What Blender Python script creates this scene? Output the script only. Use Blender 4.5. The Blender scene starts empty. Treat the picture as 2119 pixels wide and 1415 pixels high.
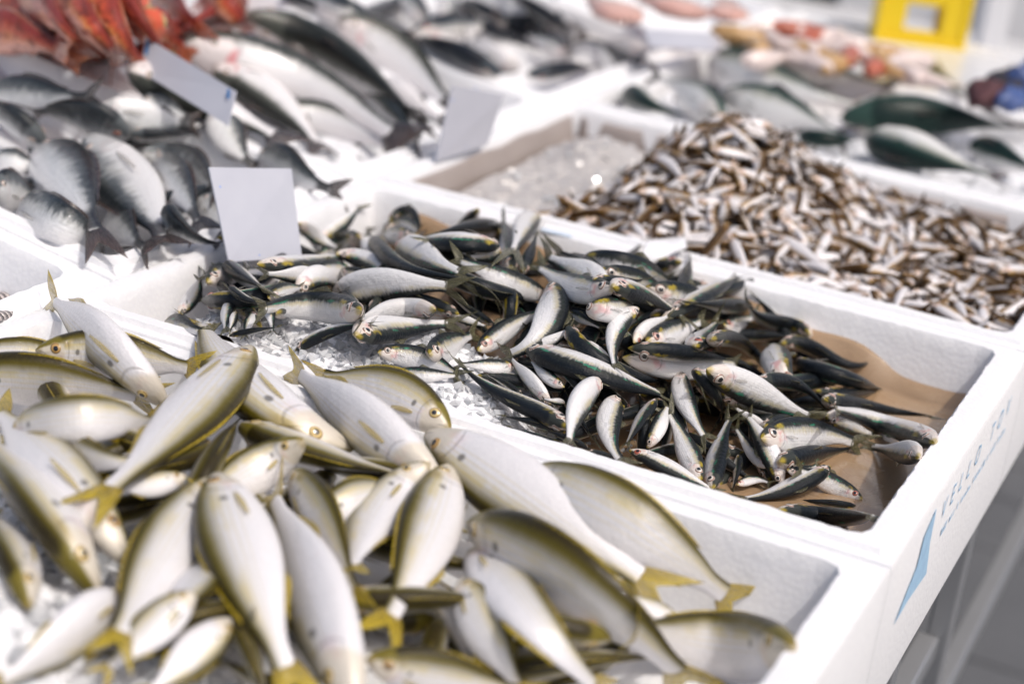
import bpy, math, random
import numpy as np
from mathutils import Matrix, Vector

rng = np.random.default_rng(7)
random.seed(7)
scene = bpy.context.scene
COL = scene.collection

# ------------------------------------------------------------------ camera
IMG_W, IMG_H = 2119.0, 1415.0
F_PX = 3757.5108
PITCH, ROLL, YAW = 0.363111439, 0.129655087, -0.399850234
CAM = np.array([0.155717205, -0.878008665, 0.412644173])
_d = np.array([math.sin(YAW) * math.cos(PITCH), math.cos(YAW) * math.cos(PITCH), -math.sin(PITCH)])
_r = np.array([math.cos(YAW), -math.sin(YAW), 0.0])
_u = np.cross(_r, _d)
_c, _s = math.cos(ROLL), math.sin(ROLL)
ROT = np.array([_c * _r + _s * _u, -_s * _r + _c * _u, _d])
cam_data = bpy.data.cameras.new("camera")
cam = bpy.data.objects.new("camera", cam_data)
COL.objects.link(cam)
m = Matrix.Identity(4)
for i in range(3):
    m[i][0], m[i][1], m[i][2] = ROT[0][i], ROT[1][i], -ROT[2][i]
    m[i][3] = CAM[i]
cam.matrix_world = m
cam_data.sensor_width = 36.0
cam_data.lens = F_PX / IMG_W * 36.0
cam_data.clip_start = 0.02
cam_data.clip_end = 400.0
cam_data.dof.use_dof = True
cam_data.dof.focus_distance = 1.10
cam_data.dof.aperture_fstop = 4.2
cam_data.dof.aperture_blades = 9
scene.camera = cam

# ------------------------------------------------------------------ light
SUN_DIR = Vector((0.50, -0.16, 0.85)).normalized()      # towards the sun
world = bpy.data.worlds.new("World")
scene.world = world
world.use_nodes = True
wn = world.node_tree.nodes
wl = world.node_tree.links
wn.clear()
w_out = wn.new("ShaderNodeOutputWorld")
w_bg = wn.new("ShaderNodeBackground")
sky = wn.new("ShaderNodeTexSky")
sky.sky_type = 'NISHITA'
sky.sun_disc = False
sky.sun_elevation = math.asin(SUN_DIR.z)
sky.sun_rotation = math.atan2(SUN_DIR.x, SUN_DIR.y)
sky.air_density = 1.0
sky.dust_density = 6.0
sky.ozone_density = 1.0
w_bg.inputs["Strength"].default_value = 0.14
wl.new(sky.outputs[0], w_bg.inputs[0])
wl.new(w_bg.outputs[0], w_out.inputs[0])
sun_data = bpy.data.lights.new("sun", 'SUN')
sun_data.energy = 2.0
sun_data.angle = math.radians(1.2)
sun_data.color = (1.0, 0.965, 0.925)
sun = bpy.data.objects.new("sun", sun_data)
sun.rotation_euler = SUN_DIR.to_track_quat('Z', 'Y').to_euler()
sun.location = (2, 1, 3)
COL.objects.link(sun)

scene.view_settings.view_transform = 'Standard'
scene.view_settings.look = 'None'
scene.view_settings.exposure = -0.12
scene.view_settings.gamma = 1.0
scene.view_settings.use_curve_mapping = False
scene.render.engine = 'CYCLES'
scene.cycles.use_denoising = True
scene.cycles.max_bounces = 8
scene.cycles.diffuse_bounces = 4
scene.cycles.glossy_bounces = 3
scene.cycles.transmission_bounces = 6
scene.cycles.transparent_max_bounces = 8
scene.cycles.caustics_reflective = False
scene.cycles.caustics_refractive = False


# ------------------------------------------------------------------ photograph geometry helpers
def ray(x, y):
    v = ROT.T @ np.array([(x - 1059.5) / F_PX, -(y - 707.5) / F_PX, 1.0])
    return v / np.linalg.norm(v)

def on_z(x, y, z=0.0):
    v = ray(x, y)
    return CAM + v * ((z - CAM[2]) / v[2])

def on_x(x, y, X):
    v = ray(x, y)
    return CAM + v * ((X - CAM[0]) / v[0])

def at_dist(x, y, d):
    return CAM + ray(x, y) * d

def project(P):
    q = ROT @ (np.asarray(P, float) - CAM)
    return 1059.5 + F_PX * q[0] / q[2], 707.5 - F_PX * q[1] / q[2]

def sstep(a, b, x):
    t = np.clip((x - a) / (b - a), 0, 1)
    return t * t * (3 - 2 * t)


# ------------------------------------------------------------------ object helpers
def tag(o, label=None, cat=None, group=None, kind=None):
    if label: o["label"] = label
    if cat: o["category"] = cat
    if group: o["group"] = group
    if kind: o["kind"] = kind
    return o

def empty(name, loc=(0, 0, 0)):
    o = bpy.data.objects.new(name, None)
    o.empty_display_size = 0.02
    o.location = loc
    COL.objects.link(o)
    return o

def mesh_obj(name, verts, faces, mat=None, parent=None, uvs=None, smooth=True, origin=None, mats=None, midx=None):
    """verts in world space; stored relative to origin (or to the parent's location)."""
    v = np.asarray(verts, float)
    off = np.zeros(3)
    if parent is not None:
        off = np.array(parent.location)
        if parent.parent is not None:
            off = off + np.array(parent.parent.location)
    elif origin is not None:
        off = np.asarray(origin, float)
    me = bpy.data.meshes.new(name)
    me.from_pydata((v - off).tolist(), [], [list(map(int, f)) for f in faces])
    if uvs is not None:
        uvs = np.asarray(uvs, float)
        lay = me.uv_layers.new(name="UVMap")
        idx = np.empty(len(me.loops), dtype=np.int32)
        me.loops.foreach_get("vertex_index", idx)
        lay.data.foreach_set("uv", uvs[idx].ravel())
    for mm in (mats or ([mat] if mat else [])):
        me.materials.append(mm)
    if midx is not None:
        me.polygons.foreach_set("material_index", np.asarray(midx, dtype=np.int32))
    me.polygons.foreach_set("use_smooth", np.full(len(me.polygons), smooth))
    me.update()
    o = bpy.data.objects.new(name, me)
    COL.objects.link(o)
    if parent is not None:
        o.parent = parent
    else:
        o.location = off
    return o

def box_geo(lo, hi, bev=0.0):
    x0, y0, z0 = lo; x1, y1, z1 = hi
    if bev <= 0:
        v = [(x0,y0,z0),(x1,y0,z0),(x1,y1,z0),(x0,y1,z0),(x0,y0,z1),(x1,y0,z1),(x1,y1,z1),(x0,y1,z1)]
        f = [(0,3,2,1),(4,5,6,7),(0,1,5,4),(1,2,6,5),(2,3,7,6),(3,0,4,7)]
        return v, f
    import bmesh
    v, f = box_geo(lo, hi)
    bm = bmesh.new()
    bv = [bm.verts.new(p) for p in v]
    for q in f: bm.faces.new([bv[i] for i in q])
    bmesh.ops.bevel(bm, geom=bm.edges[:], offset=bev, segments=2, affect='EDGES', profile=0.5)
    bm.verts.index_update()
    vv = [tuple(p.co) for p in bm.verts]; ff = [[p.index for p in q.verts] for q in bm.faces]
    bm.free()
    return vv, ff

def join_geo(parts):
    V, Fc, n = [], [], 0
    for v, f in parts:
        V += [tuple(p) for p in v]; Fc += [[i + n for i in q] for q in f]; n += len(v)
    return V, Fc


# ------------------------------------------------------------------ material helpers
class NT:
    def __init__(self, name):
        self.mat = bpy.data.materials.new(name)
        self.mat.use_nodes = True
        self.t = self.mat.node_tree
        self.n = self.t.nodes
        self.n.clear()
        self.out = self.n.new("ShaderNodeOutputMaterial")
        self.p = self.n.new("ShaderNodeBsdfPrincipled")
        self.t.links.new(self.p.outputs[0], self.out.inputs[0])
    def link(self, a, b):
        self.t.links.new(a, b)
    def put(self, sock, v):
        if isinstance(v, (int, float)): sock.default_value = v
        elif isinstance(v, (tuple, list)):
            sock.default_value = tuple(v) + ((1.0,) if len(v) == 3 and len(sock.default_value) == 4 else ())
        else: self.link(v, sock)
    def math(self, op, a, b=0.0, c=None, clamp=False):
        k = self.n.new("ShaderNodeMath"); k.operation = op; k.use_clamp = clamp
        self.put(k.inputs[0], a); self.put(k.inputs[1], b)
        if c is not None: self.put(k.inputs[2], c)
        return k.outputs[0]
    def add(self, a, b): return self.math('ADD', a, b)
    def sub(self, a, b): return self.math('SUBTRACT', a, b)
    def mul(self, a, b): return self.math('MULTIPLY', a, b)
    def ss(self, lo, hi, x):
        k = self.n.new("ShaderNodeMapRange"); k.interpolation_type = 'SMOOTHSTEP'
        self.put(k.inputs[0], x); self.put(k.inputs[1], lo); self.put(k.inputs[2], hi)
        return k.outputs[0]
    def band(self, a, b, c, d, x):
        return self.mul(self.ss(a, b, x), self.sub(1.0, self.ss(c, d, x)))
    def mix(self, f, a, b):
        k = self.n.new("ShaderNodeMix"); k.data_type = 'RGBA'
        self.put(k.inputs[0], f); self.put(k.inputs[6], a); self.put(k.inputs[7], b)
        return k.outputs[2]
    def xyz(self, x, y, z=0.0):
        k = self.n.new("ShaderNodeCombineXYZ")
        self.put(k.inputs[0], x); self.put(k.inputs[1], y); self.put(k.inputs[2], z)
        return k.outputs[0]
    def uv(self):
        k = self.n.new("ShaderNodeTexCoord"); s = self.n.new("ShaderNodeSeparateXYZ")
        self.link(k.outputs["UV"], s.inputs[0]); return s.outputs[0], s.outputs[1]
    def obj(self):
        return self.n.new("ShaderNodeTexCoord").outputs["Object"]
    def rnd(self):
        return self.n.new("ShaderNodeObjectInfo").outputs["Random"]
    def noise(self, vec, scale=1.0, detail=2.0, rough=0.55):
        k = self.n.new("ShaderNodeTexNoise")
        k.inputs["Scale"].default_value = scale; k.inputs["Detail"].default_value = detail
        k.inputs["Roughness"].default_value = rough
        self.link(vec, k.inputs["Vector"]); return k.outputs["Fac"]
    def voro(self, vec, scale=1.0, feature='F1', randomness=1.0):
        k = self.n.new("ShaderNodeTexVoronoi"); k.feature = feature
        k.inputs["Scale"].default_value = scale; k.inputs["Randomness"].default_value = randomness
        self.link(vec, k.inputs["Vector"]); return k.outputs["Distance"]
    def bump(self, h, strength=0.3, dist=0.001, prev=None):
        k = self.n.new("ShaderNodeBump")
        k.inputs["Strength"].default_value = strength; k.inputs["Distance"].default_value = dist
        self.link(h, k.inputs["Height"])
        if prev is not None: self.link(prev, k.inputs["Normal"])
        return k.outputs[0]
    def set(self, **kw):
        names = dict(color="Base Color", rough="Roughness", metal="Metallic", coat="Coat Weight", coat_rough="Coat Roughness",
                     normal="Normal", coat_normal="Coat Normal", trans="Transmission Weight", ior="IOR", spec="Specular IOR Level", alpha="Alpha",
                     sss="Subsurface Weight", sheen="Sheen Weight")
        for k, v in kw.items(): self.put(self.p.inputs[names[k]], v)
        return self.mat

def plain(name, col, rough=0.5, metal=0.0, var=0.12, scale=25.0, bump=0.0, coat=0.0):
    k = NT(name)
    o = k.obj(); nz = k.noise(o, scale, 4.0)
    dark = tuple(c * (1 - var) for c in col); lite = tuple(min(1, c * (1 + var)) for c in col)
    k.set(color=k.mix(nz, dark, lite), rough=rough, metal=metal, coat=coat, coat_rough=0.08)
    if bump: k.set(normal=k.bump(nz, bump, 0.002))
    return k.mat

def foam_material():
    k = NT("expanded_foam")
    o = k.obj()
    cell = k.voro(o, 300.0)
    fine = k.noise(o, 900.0, 2.0)
    big = k.noise(o, 7.0, 3.0)
    base = k.mix(k.ss(0.0, 0.75, cell), (0.86, 0.86, 0.87), (0.82, 0.82, 0.84))
    base = k.mix(k.mul(k.ss(0.55, 0.85, big), 0.35), base, (0.68, 0.66, 0.63))
    h = k.add(k.mul(k.sub(1.0, cell), 1.0), k.mul(fine, 0.25))
    return k.set(color=base, rough=0.55, spec=0.35, normal=k.bump(h, 0.16, 0.0012))

def fish_material(name, back=(0.012, 0.016, 0.02), back2=(0.05, 0.05, 0.035), silver=(0.70, 0.70, 0.72), belly=(0.77, 0.76, 0.76),
                  warm=(0.50, 0.40, 0.08), edge=0.27, ragged=1.0, warm_amt=0.5, stripes=0.0, stripe_col=(0.55, 0.42, 0.07), iris=0.0,
                  head=(0.70, 0.62, 0.56), snout=(0.45, 0.34, 0.03), snout_amt=0.8, blush=0.4, blush_col=(0.62, 0.22, 0.22),
                  mottle=0.0, mottle_col=(0.1, 0.02, 0.01), tail_dark=0.0, spot=0.0, scale_u=70.0, speck=0.5, bump=0.5, top_head=True, streak=1.0, soft=0.0, bruise=0.5, grad=0.52, coat=0.24):
    k = NT(name)
    u, v = k.uv(); r = k.rnd()
    off = k.mul(r, 37.0)
    P = lambda a, b: k.xyz(k.add(k.mul(u, a), off), k.mul(v, b), k.mul(r, 13.0))
    n_big = k.noise(P(6.0, 2.0), 1.0, 3.0)
    n_streak = k.noise(P(95.0, 5.0), 1.0, 2.0)
    n_fine = k.noise(P(130.0, 34.0), 1.0, 2.0)
    vj = k.add(v, k.mul(k.sub(n_big, 0.5), 0.14 * ragged))
    vj = k.add(vj, k.mul(k.sub(n_streak, 0.5), 0.17 * ragged * streak))
    vj = k.add(vj, k.mul(k.sub(r, 0.5), 0.05))
    backm = k.sub(1.0, k.ss(edge - 0.05 - soft, edge + 0.06 + soft, vj))
    deep = k.sub(1.0, k.ss(edge - 0.22, edge - 0.02, vj))
    flank = k.mix(k.ss(0.3, 0.75, v), silver, belly)
    flank = k.mix(k.mul(k.ss(0.45, 0.7, n_fine), 0.25), flank, tuple(c * 0.78 for c in silver))
    flank = k.mix(k.ss(edge - 0.02, edge + 0.16, vj), tuple(c * grad for c in silver), flank)
    # warm tint along the border between back and flank
    wband = k.mul(k.band(edge - 0.02, edge + 0.05, edge + 0.07, edge + 0.20, vj), k.ss(0.36, 0.60, n_big))
    flank = k.mix(k.mul(wband, warm_amt), flank, warm)
    if stripes > 0:
        s = k.math('SINE', k.mul(k.add(v, k.mul(k.sub(n_big, 0.5), 0.02)), 95.0))
        sm = k.mul(k.ss(0.1, 0.8, s), k.band(edge - 0.06, edge + 0.02, 0.50, 0.62, v))
        flank = k.mix(k.mul(sm, stripes), flank, stripe_col)
    backc = k.mix(deep, back2, back)
    backc = k.mix(k.mul(k.ss(0.55, 0.75, n_fine), speck), backc, tuple(min(1, c * 1.5 + 0.012) for c in back2))
    col = k.mix(backm, flank, backc)
    if mottle > 0:
        mm = k.noise(P(11.0, 5.0), 1.0, 4.0, 0.65)
        col = k.mix(k.mul(k.ss(0.48, 0.62, mm), mottle), col, mottle_col)
    if iris > 0:
        im = k.mul(k.band(edge - 0.10, edge - 0.06, edge - 0.02, edge + 0.02, vj), k.ss(0.56, 0.66, k.noise(P(9.0, 8.0), 1.0, 2.0)))
        col = k.mix(k.mul(im, iris), col, (0.03, 0.42, 0.24))
    if tail_dark > 0:
        col = k.mix(k.mul(k.band(0.84, 0.9, 0.98, 1.02, k.add(u, k.mul(k.sub(n_streak, 0.5), 0.05))), tail_dark), col, (0.02, 0.02, 0.022))
    br = k.noise(P(5.0, 3.5), 1.0, 5.0, 0.7)
    col = k.mix(k.mul(k.mul(k.ss(0.62, 0.74, br), k.ss(0.35, 0.5, v)), bruise * 0.5), col, (0.55, 0.30, 0.27))
    # head: cheek, snout, gill edge, mouth, blush
    hd = k.sub(1.0, k.ss(0.17, 0.20, k.add(u, k.mul(k.math('ABSOLUTE', k.sub(v, 0.5)), 0.10))))
    hcol = k.mix(k.ss(0.35, 0.62, n_big), head, tuple(min(1, c * 1.12) for c in head))
    if top_head:
        hcol = k.mix(k.sub(1.0, k.ss(edge - 0.06, edge + 0.04, vj)), hcol, tuple(c * 1.3 + 0.008 for c in back2))
    col = k.mix(k.mul(hd, 0.85), col, hcol)
    sn = k.sub(1.0, k.ss(0.012, 0.045, k.add(u, k.mul(k.sub(n_big, 0.5), 0.03))))
    col = k.mix(k.mul(sn, snout_amt), col, snout)
    yb = k.mul(k.band(0.13, 0.17, 0.2, 0.25, u), k.band(0.2, 0.26, 0.34, 0.42, vj))
    col = k.mix(k.mul(k.mul(yb, k.ss(0.42, 0.6, n_big)), snout_amt), col, tuple(c * 1.15 for c in snout))
    bl = k.mul(k.band(0.12, 0.155, 0.185, 0.25, u), k.band(0.38, 0.5, 0.6, 0.8, v))
    col = k.mix(k.mul(k.mul(bl, k.ss(0.42, 0.62, k.noise(P(14.0, 4.0), 1.0, 2.0))), blush), col, blush_col)
    gx = k.math('ABSOLUTE', k.sub(k.add(u, k.mul(k.math('POWER', k.math('ABSOLUTE', k.sub(v, 0.48)), 2.0), 0.35)), 0.205))
    gl = k.mul(k.sub(1.0, k.ss(0.002, 0.008, gx)), k.band(0.2, 0.3, 0.72, 0.86, v))
    col = k.mix(k.mul(gl, 0.28), col, (0.10, 0.075, 0.06))
    mo = k.math('ABSOLUTE', k.sub(v, k.add(0.40, k.mul(u, 2.6))))
    ml = k.mul(k.sub(1.0, k.ss(0.01, 0.035, mo)), k.sub(1.0, k.ss(0.05, 0.075, u)))
    col = k.mix(k.mul(ml, 0.4), col, (0.06, 0.045, 0.03))
    if spot > 0:
        du = k.sub(u, 0.265); dv = k.mul(k.sub(v, 0.46), 0.32)
        dd = k.math('SQRT', k.add(k.mul(du, du), k.mul(dv, dv)))
        col = k.mix(k.mul(k.sub(1.0, k.ss(0.008, 0.02, dd)), spot), col, (0.02, 0.015, 0.01))
    # relief: overlapping scales, gill edge, uneven wet skin
    sc = k.voro(P(scale_u, scale_u * 0.26), 1.0, 'F1', 0.35)
    body = k.ss(0.2, 0.26, u)
    h = k.add(k.mul(k.mul(sc, body), 0.55), k.mul(k.noise(P(22.0, 7.0), 1.0, 3.0), 1.5))
    h = k.sub(h, k.mul(gl, 0.8))
    nb = k.bump(h, bump, 0.0011)
    wet = k.bump(k.noise(P(70.0, 20.0), 1.0, 2.0), 0.5, 0.0014)
    return k.set(color=col, rough=k.add(0.27, k.mul(n_fine, 0.2)), metal=k.mul(k.sub(1.0, backm), 0.12), coat=coat, coat_rough=0.04,
                 normal=nb, coat_normal=wet, spec=0.10)

def fin_material(name, base, tip, edge=(0.05, 0.045, 0.03), alpha=0.82):
    k = NT(name)
    u, v = k.uv()
    rays = k.noise(k.xyz(k.mul(u, 3.0), k.mul(v, 42.0), k.mul(k.rnd(), 20.0)), 1.0, 2.0)
    col = k.mix(u, base, tip)
    col = k.mix(k.mul(k.ss(0.5, 0.68, rays), 0.7), col, edge)
    a = k.sub(alpha + 0.1, k.mul(k.ss(0.3, 0.55, rays), 0.35))
    return k.set(color=col, rough=0.3, coat=0.5, coat_rough=0.1, alpha=a, normal=k.bump(rays, 0.5, 0.0008))

def eye_material(name, iris=(0.62, 0.56, 0.50), rim=(0.25, 0.12, 0.08), pupil_r=0.42, red=(0.45, 0.12, 0.08)):
    k = NT(name)
    u, v = k.uv()
    d = k.math('SQRT', k.add(k.math('POWER', k.sub(u, 0.5), 2.0), k.math('POWER', k.sub(v, 0.5), 2.0)))
    d = k.mul(d, 2.0)
    r = k.rnd()
    ir = k.mix(k.ss(0.75, 0.95, r), iris, red)
    c = k.mix(k.ss(pupil_r, pupil_r + 0.06, d), (0.006, 0.008, 0.012), ir)
    c = k.mix(k.ss(0.74, 0.82, d), c, rim)
    c = k.mix(k.ss(0.90, 0.97, d), c, tuple(min(1, x * 1.1) for x in iris))
    return k.set(color=c, rough=0.12, coat=1.0, coat_rough=0.03)
SARD = """
655,495 711,458 754,413 R 10 1
773,526 764,498 754,461 R 20 1
807,458 838,439 873,483 U 40 .85
795,483 826,464 869,483 U 0 .8
869,489 832,486 789,483 U -20 .8
767,542 773,517 767,486 R -30 1
743,489 701,511 651,533 U 0 1
619,462 655,492 711,520 D -10 1
433,558 455,554 490,556 U 0 .8
429,584 452,573 496,554 U -30 1
1031,516 1006,529 947,529 D 0 .8
1031,468 962,472 845,505 U 55 1
1056,560 1053,516 1037,451 R 30 1.1
1110,443 1084,479 1050,560 R 0 1
1081,560 1099,516 1115,472 R 60 .8
1233,572 1180,535 1115,516 U 10 1
1320,546 1249,533 1168,530 U 40 .8
1205,538 1289,550 1392,585 U 0 1
1241,558 1299,575 1392,610 U 5 1
1246,599 1174,553 1096,518 D 10 1.1
1336,594 1398,610 1482,634 U 0 1.1
1230,578 1274,583 1345,577 U 60 .8
1367,662 1448,616 1539,564 R 35 .8
1031,507 947,502 838,500 D 45 1.1
826,506 916,550 1006,585 D 5 1.1
1133,613 1040,572 919,527 U -15 1.15
658,550 589,558 490,558 U -20 .9
533,547 620,548 757,514 D 40 1
695,526 742,536 801,567 D 18 1.1
726,564 686,556 636,564 U -20 .8
647,573 595,570 524,567 D -30 1
706,558 745,570 807,589 U 10 1
773,493 838,554 962,581 1025,613 1040,672 U 62 1
623,617 642,582 680,579 698,610 D -10 .9
555,617 589,601 633,595 U 0 1
370,648 402,610 413,570 R -5 1.1
483,607 471,645 465,688 R 20 1
527,645 514,670 505,704 L -20 1
486,645 480,670 468,695 R 0 1
555,632 561,660 564,695 R 0 1
474,695 527,684 589,676 U 60 1
472,550 514,579 580,607 U 75 1.1
477,595 514,620 564,623 D 65 1
352,670 390,679 443,695 U 0 1
1272,594 1180,588 1118,553 1087,529 U -30 1.1
1025,673 957,629 913,595 U 50 1
950,651 854,617 767,600 U 50 1
689,610 807,589 982,604 D -20 1.2
899,640 817,648 736,663 D -40 1
611,726 689,685 789,670 D 50 1
746,642 651,629 527,642 U 5 1.15
737,695 845,676 979,670 D 22 1.15
938,657 969,665 1016,679 D -20 .8
782,729 869,738 963,788 U -10 1.1
820,771 882,776 957,776 U -20 .9
1170,895 1110,875 1030,860 U 70 .9
1172,925 1110,905 1045,880 U 65 .9
888,732 938,710 1003,682 L 0 1.1
1180,647 1211,662 1258,687 U 20 .9
1215,641 1258,638 1317,639 U -20 1
1269,594 1345,616 1442,684 D 50 1.1
1211,706 1243,731 1277,759 D -30 1
1174,675 1205,719 1268,762 1389,790 R 70 1
1311,709 1345,678 1398,650 R -30 1
1338,705 1392,687 1470,656 U 0 1.1
1074,737 1137,709 1199,666 D -20 .9
989,725 1062,672 1155,634 U 5 1.35
1137,585 1146,647 1115,697 1023,740 R 15 1.05
1289,740 1361,750 1461,753 1548,753 U -25 1.1
1322,638 1277,684 1283,782 R -5 1.1
1300,720 1399,729 1516,747 U 55 1
1498,692 1576,694 1682,699 U 55 1
1498,672 1526,667 1586,639 U -10 .8
1544,634 1470,630 1374,619 U 60 1
1673,688 1600,664 1561,646 1547,611 U 55 1.1
1440,717 1470,681 1504,644 R 25 1.1
1618,711 1717,740 1759,757 1811,741 U 60 1.05
1689,808 1752,816 1830,807 U 50 .7
1646,752 1731,777 1826,807 U 65 1.1
1473,702 1526,706 1569,738 1611,794 R 60 1.05
1636,799 1614,755 1600,706 R -10 1.2
1062,759 1003,756 934,753 U -30 1
1140,838 1093,787 1048,731 L -40 1.1
1168,801 1130,775 1093,737 R -20 1
1168,834 1149,831 1118,824 D 0 .7
1081,817 1040,790 997,771 U 50 1
1034,901 972,871 905,838 D 40 .7
1089,723 1196,759 1398,824 D 42 1.2
1176,884 1050,821 972,771 931,722 D 60 1.1
1215,930 1170,905 1120,890 U 60 .8
1434,766 1470,798 1498,854 L 40 1.1
1498,810 1569,844 1660,858 D -40 1
1590,893 1554,869 1512,837 D -20 1
1583,883 1629,867 1692,874 U 60 .8
1463,764 1576,819 1720,883 D -12 1.25
1569,793 1660,801 1703,840 1720,883 R 65 1
1244,787 1202,831 1182,948 R -40 1.1
1215,935 1260,945 1300,970 U 60 .8
1359,825 1329,867 1289,932 R 40 1.1
1339,927 1359,887 1384,832 L 0 1
1277,820 1259,897 1314,982 R -5 1.2
1409,770 1424,837 1479,927 R -15 1.2
1449,993 1409,902 1367,825 R -15 1.2
1589,966 1549,922 1514,867 R 0 1.05
1617,1007 1594,942 1534,847 L 0 1
1529,942 1524,982 1509,1027 R 40 .8
1474,1011 1487,927 1527,835 R 22 1.2
1706,826 1784,840 1865,853 1957,863 U 60 .9
1710,861 1759,883 1830,911 D 0 .9
1934,915 1819,874 1710,840 D 28 1.05
1901,944 1837,930 1756,918 D 12 .9
1614,955 1696,941 1798,922 U 45 1.1
1575,907 1682,895 1812,936 U -8 1.15
1526,1003 1558,992 1600,1003 U -30 .8
1629,971 1657,975 1696,957 U 0 .8
1773,1049 1706,1040 1632,1035 U 50 .9
1784,1033 1724,999 1643,967 U -10 1.1
1302,931 1399,977 1507,1031 D 25 1.15
1614,1056 1706,1068 1823,1066 U 60 1
1718,965 1629,1013 1501,1032 D 40 1.15
"""
BOGUE = """
70,920 190,950 345,960 U -5 1
30,895 190,870 340,880 U -10 1
-70,735 60,745 240,760 U -5 1
75,725 240,735 440,775 U 8 1
-90,770 120,785 350,835 U 18 1.05
265,1170 140,990 -30,830 U -30 1.05
60,1260 30,1150 -30,1040 L 35 1
205,1240 95,1060 -60,870 L 32 1.1
385,985 330,1000 230,1010 U -20 1
930,892 800,815 620,780 U -5 1.1
910,990 740,870 588,748 D -30 1.1
730,930 455,735 405,640 D 18 1.05
495,882 680,945 880,990 D 62 1
640,1090 720,1045 850,1020 U -5 1
345,840 215,715 92,608 L -35 1
520,722 395,860 140,1075 R 20 1.1
628,912 535,965 410,1030 U -10 1
440,1170 390,1240 310,1300 R 30 1
605,977 685,1120 750,1290 R 20 1
250,1230 110,1340 -60,1450 D -40 1.1
480,1280 390,1370 280,1450 R 0 1
405,1225 300,1315 195,1410 U -20 1
448,990 335,1150 222,1370 L -5 1
740,1470 650,1230 545,985 L -38 1.15
448,985 520,1200 640,1490 L 10 1.25
955,1200 1010,1310 1100,1460 R 5 1.1
890,958 800,1040 720,1200 L -30 1
760,1362 920,1395 1120,1440 U 20 1
1416,1297 1360,1267 1270,1215 U -40 .8
1640,1338 1500,1330 1290,1290 U 0 1.2
1085,983 1270,1080 1555,1275 U -5 1.15
980,1140 1110,1290 1270,1460 U -35 1.1
975,1085 1200,1215 1460,1450 U 18 1.3
882,898 1130,1070 1430,1260 D 10 1.15
928,966 865,1150 770,1350 L 10 1.15
"""
BREAM = """
-10,330 30,335 95,350 U -20 .7
-10,395 40,400 115,425 U -10 .9
-30,200 80,205 225,195 U -10 .8
290,212 340,225 410,252 U -20 .6
200,225 300,248 420,258 D -10 .75
265,278 340,280 425,274 U 60 .7
95,305 40,260 -60,215 U 50 1
290,320 370,345 455,405 U 5 .8
440,232 470,290 545,355 R -15 .85
540,322 620,365 725,405 U 15 .8
410,410 435,430 470,480 R 0 .7
345,440 400,490 470,505 U 50 .7
325,332 378,400 425,495 R 10 .85
45,428 130,465 230,512 U -5 .8
225,448 270,490 330,532 U 10 .7
268,285 165,242 45,235 U 40 1
80,308 150,390 220,540 R -10 1
182,282 262,380 350,520 L 15 1.15
"""
BASS = """
560,230 720,265 830,315 U -10 .7
790,170 860,220 940,262 D -20 .8
760,195 810,245 880,305 U 20 .8
700,45 830,125 940,235 U -5 1
510,32 710,130 885,270 U 52 1.05
385,90 600,165 860,308 U -15 1.15
440,145 560,210 675,325 D 30 1
268,148 430,215 610,305 D 25 1
"""
RED = """
10,10 60,60 140,112 U 10 1
-20,70 60,85 175,140 U 10 .9
60,-10 110,40 190,122 U 20 1
130,-20 170,40 260,132 U 10 1
440,-25 470,25 515,70 U 10 .8
330,-15 390,40 450,95 U 20 1
300,50 350,80 400,125 U 10 .8
190,-5 235,65 300,142 U 10 1.05
250,-15 290,45 345,115 U 30 1
"""
GREY = """
590,-8 640,10 690,25 U 45 .8
765,48 700,25 630,-12 U -15 1
880,58 850,15 800,-30 R -10 .9
910,58 925,15 935,-30 R 0 .9
1050,45 1010,28 955,-5 U 45 .9
1330,120 1270,95 1180,68 D 10 1
1180,122 1140,95 1080,72 U -20 .9
1000,55 1060,82 1130,108 U 55 .9
850,68 930,65 1040,42 U -10 .8
1075,145 1015,112 950,75 D -30 .9
1035,155 930,108 830,72 U 45 .9
1175,62 1110,22 1030,-25 U 55 1
1090,155 1150,148 1235,138 U 55 .9
"""
BONITO = """
1880,140 1980,195 2140,250 U -5 .9
1480,115 1680,148 1900,195 U 5 1
1300,195 1350,220 1425,240 U 55 .8
1490,250 1415,185 1320,150 R -15 1.1
1470,130 1640,185 1830,228 U -10 1.1
1490,195 1620,230 1775,295 U -15 1.1
1655,280 1705,290 1780,285 U 60 .6
2010,300 2085,328 2200,385 U 35 .9
1740,245 1930,245 2140,275 U 60 1.15
1795,288 1930,325 2100,380 D 42 1.1
"""

# ------------------------------------------------------------------ materials
M = {}
M['foam'] = foam_material()
M['sardine'] = fish_material("sardine_skin", back=(0.009, 0.012, 0.016), back2=(0.026, 0.030, 0.026), edge=0.375, snout_amt=0.65, iris=0.4, warm_amt=0.45, blush=0.55)
M['bogue'] = fish_material("bogue_skin", back=(0.026, 0.019, 0.005), back2=(0.125, 0.100, 0.008), silver=(0.66, 0.65, 0.66), belly=(0.79, 0.77, 0.78),
                           warm=(0.52, 0.40, 0.05), warm_amt=0.45, edge=0.285, grad=0.84, coat=0.5, ragged=0.45, streak=0.3, soft=0.05, bruise=0.3, stripes=0.22, head=(0.62, 0.56, 0.46), snout=(0.30, 0.22, 0.05),
                           snout_amt=0.55, blush=0.15, spot=0.7, scale_u=60.0, speck=0.35, bump=0.35)
M['bream'] = fish_material("bream_skin", coat=0.6, back=(0.016, 0.020, 0.024), back2=(0.085, 0.095, 0.10), silver=(0.62, 0.64, 0.65), belly=(0.78, 0.77, 0.77),
                           edge=0.36, ragged=1.6, warm_amt=0.05, head=(0.50, 0.50, 0.50), snout=(0.25, 0.23, 0.22), snout_amt=0.3, blush=0.1, tail_dark=0.9,
                           scale_u=46.0, bump=0.6)
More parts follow.
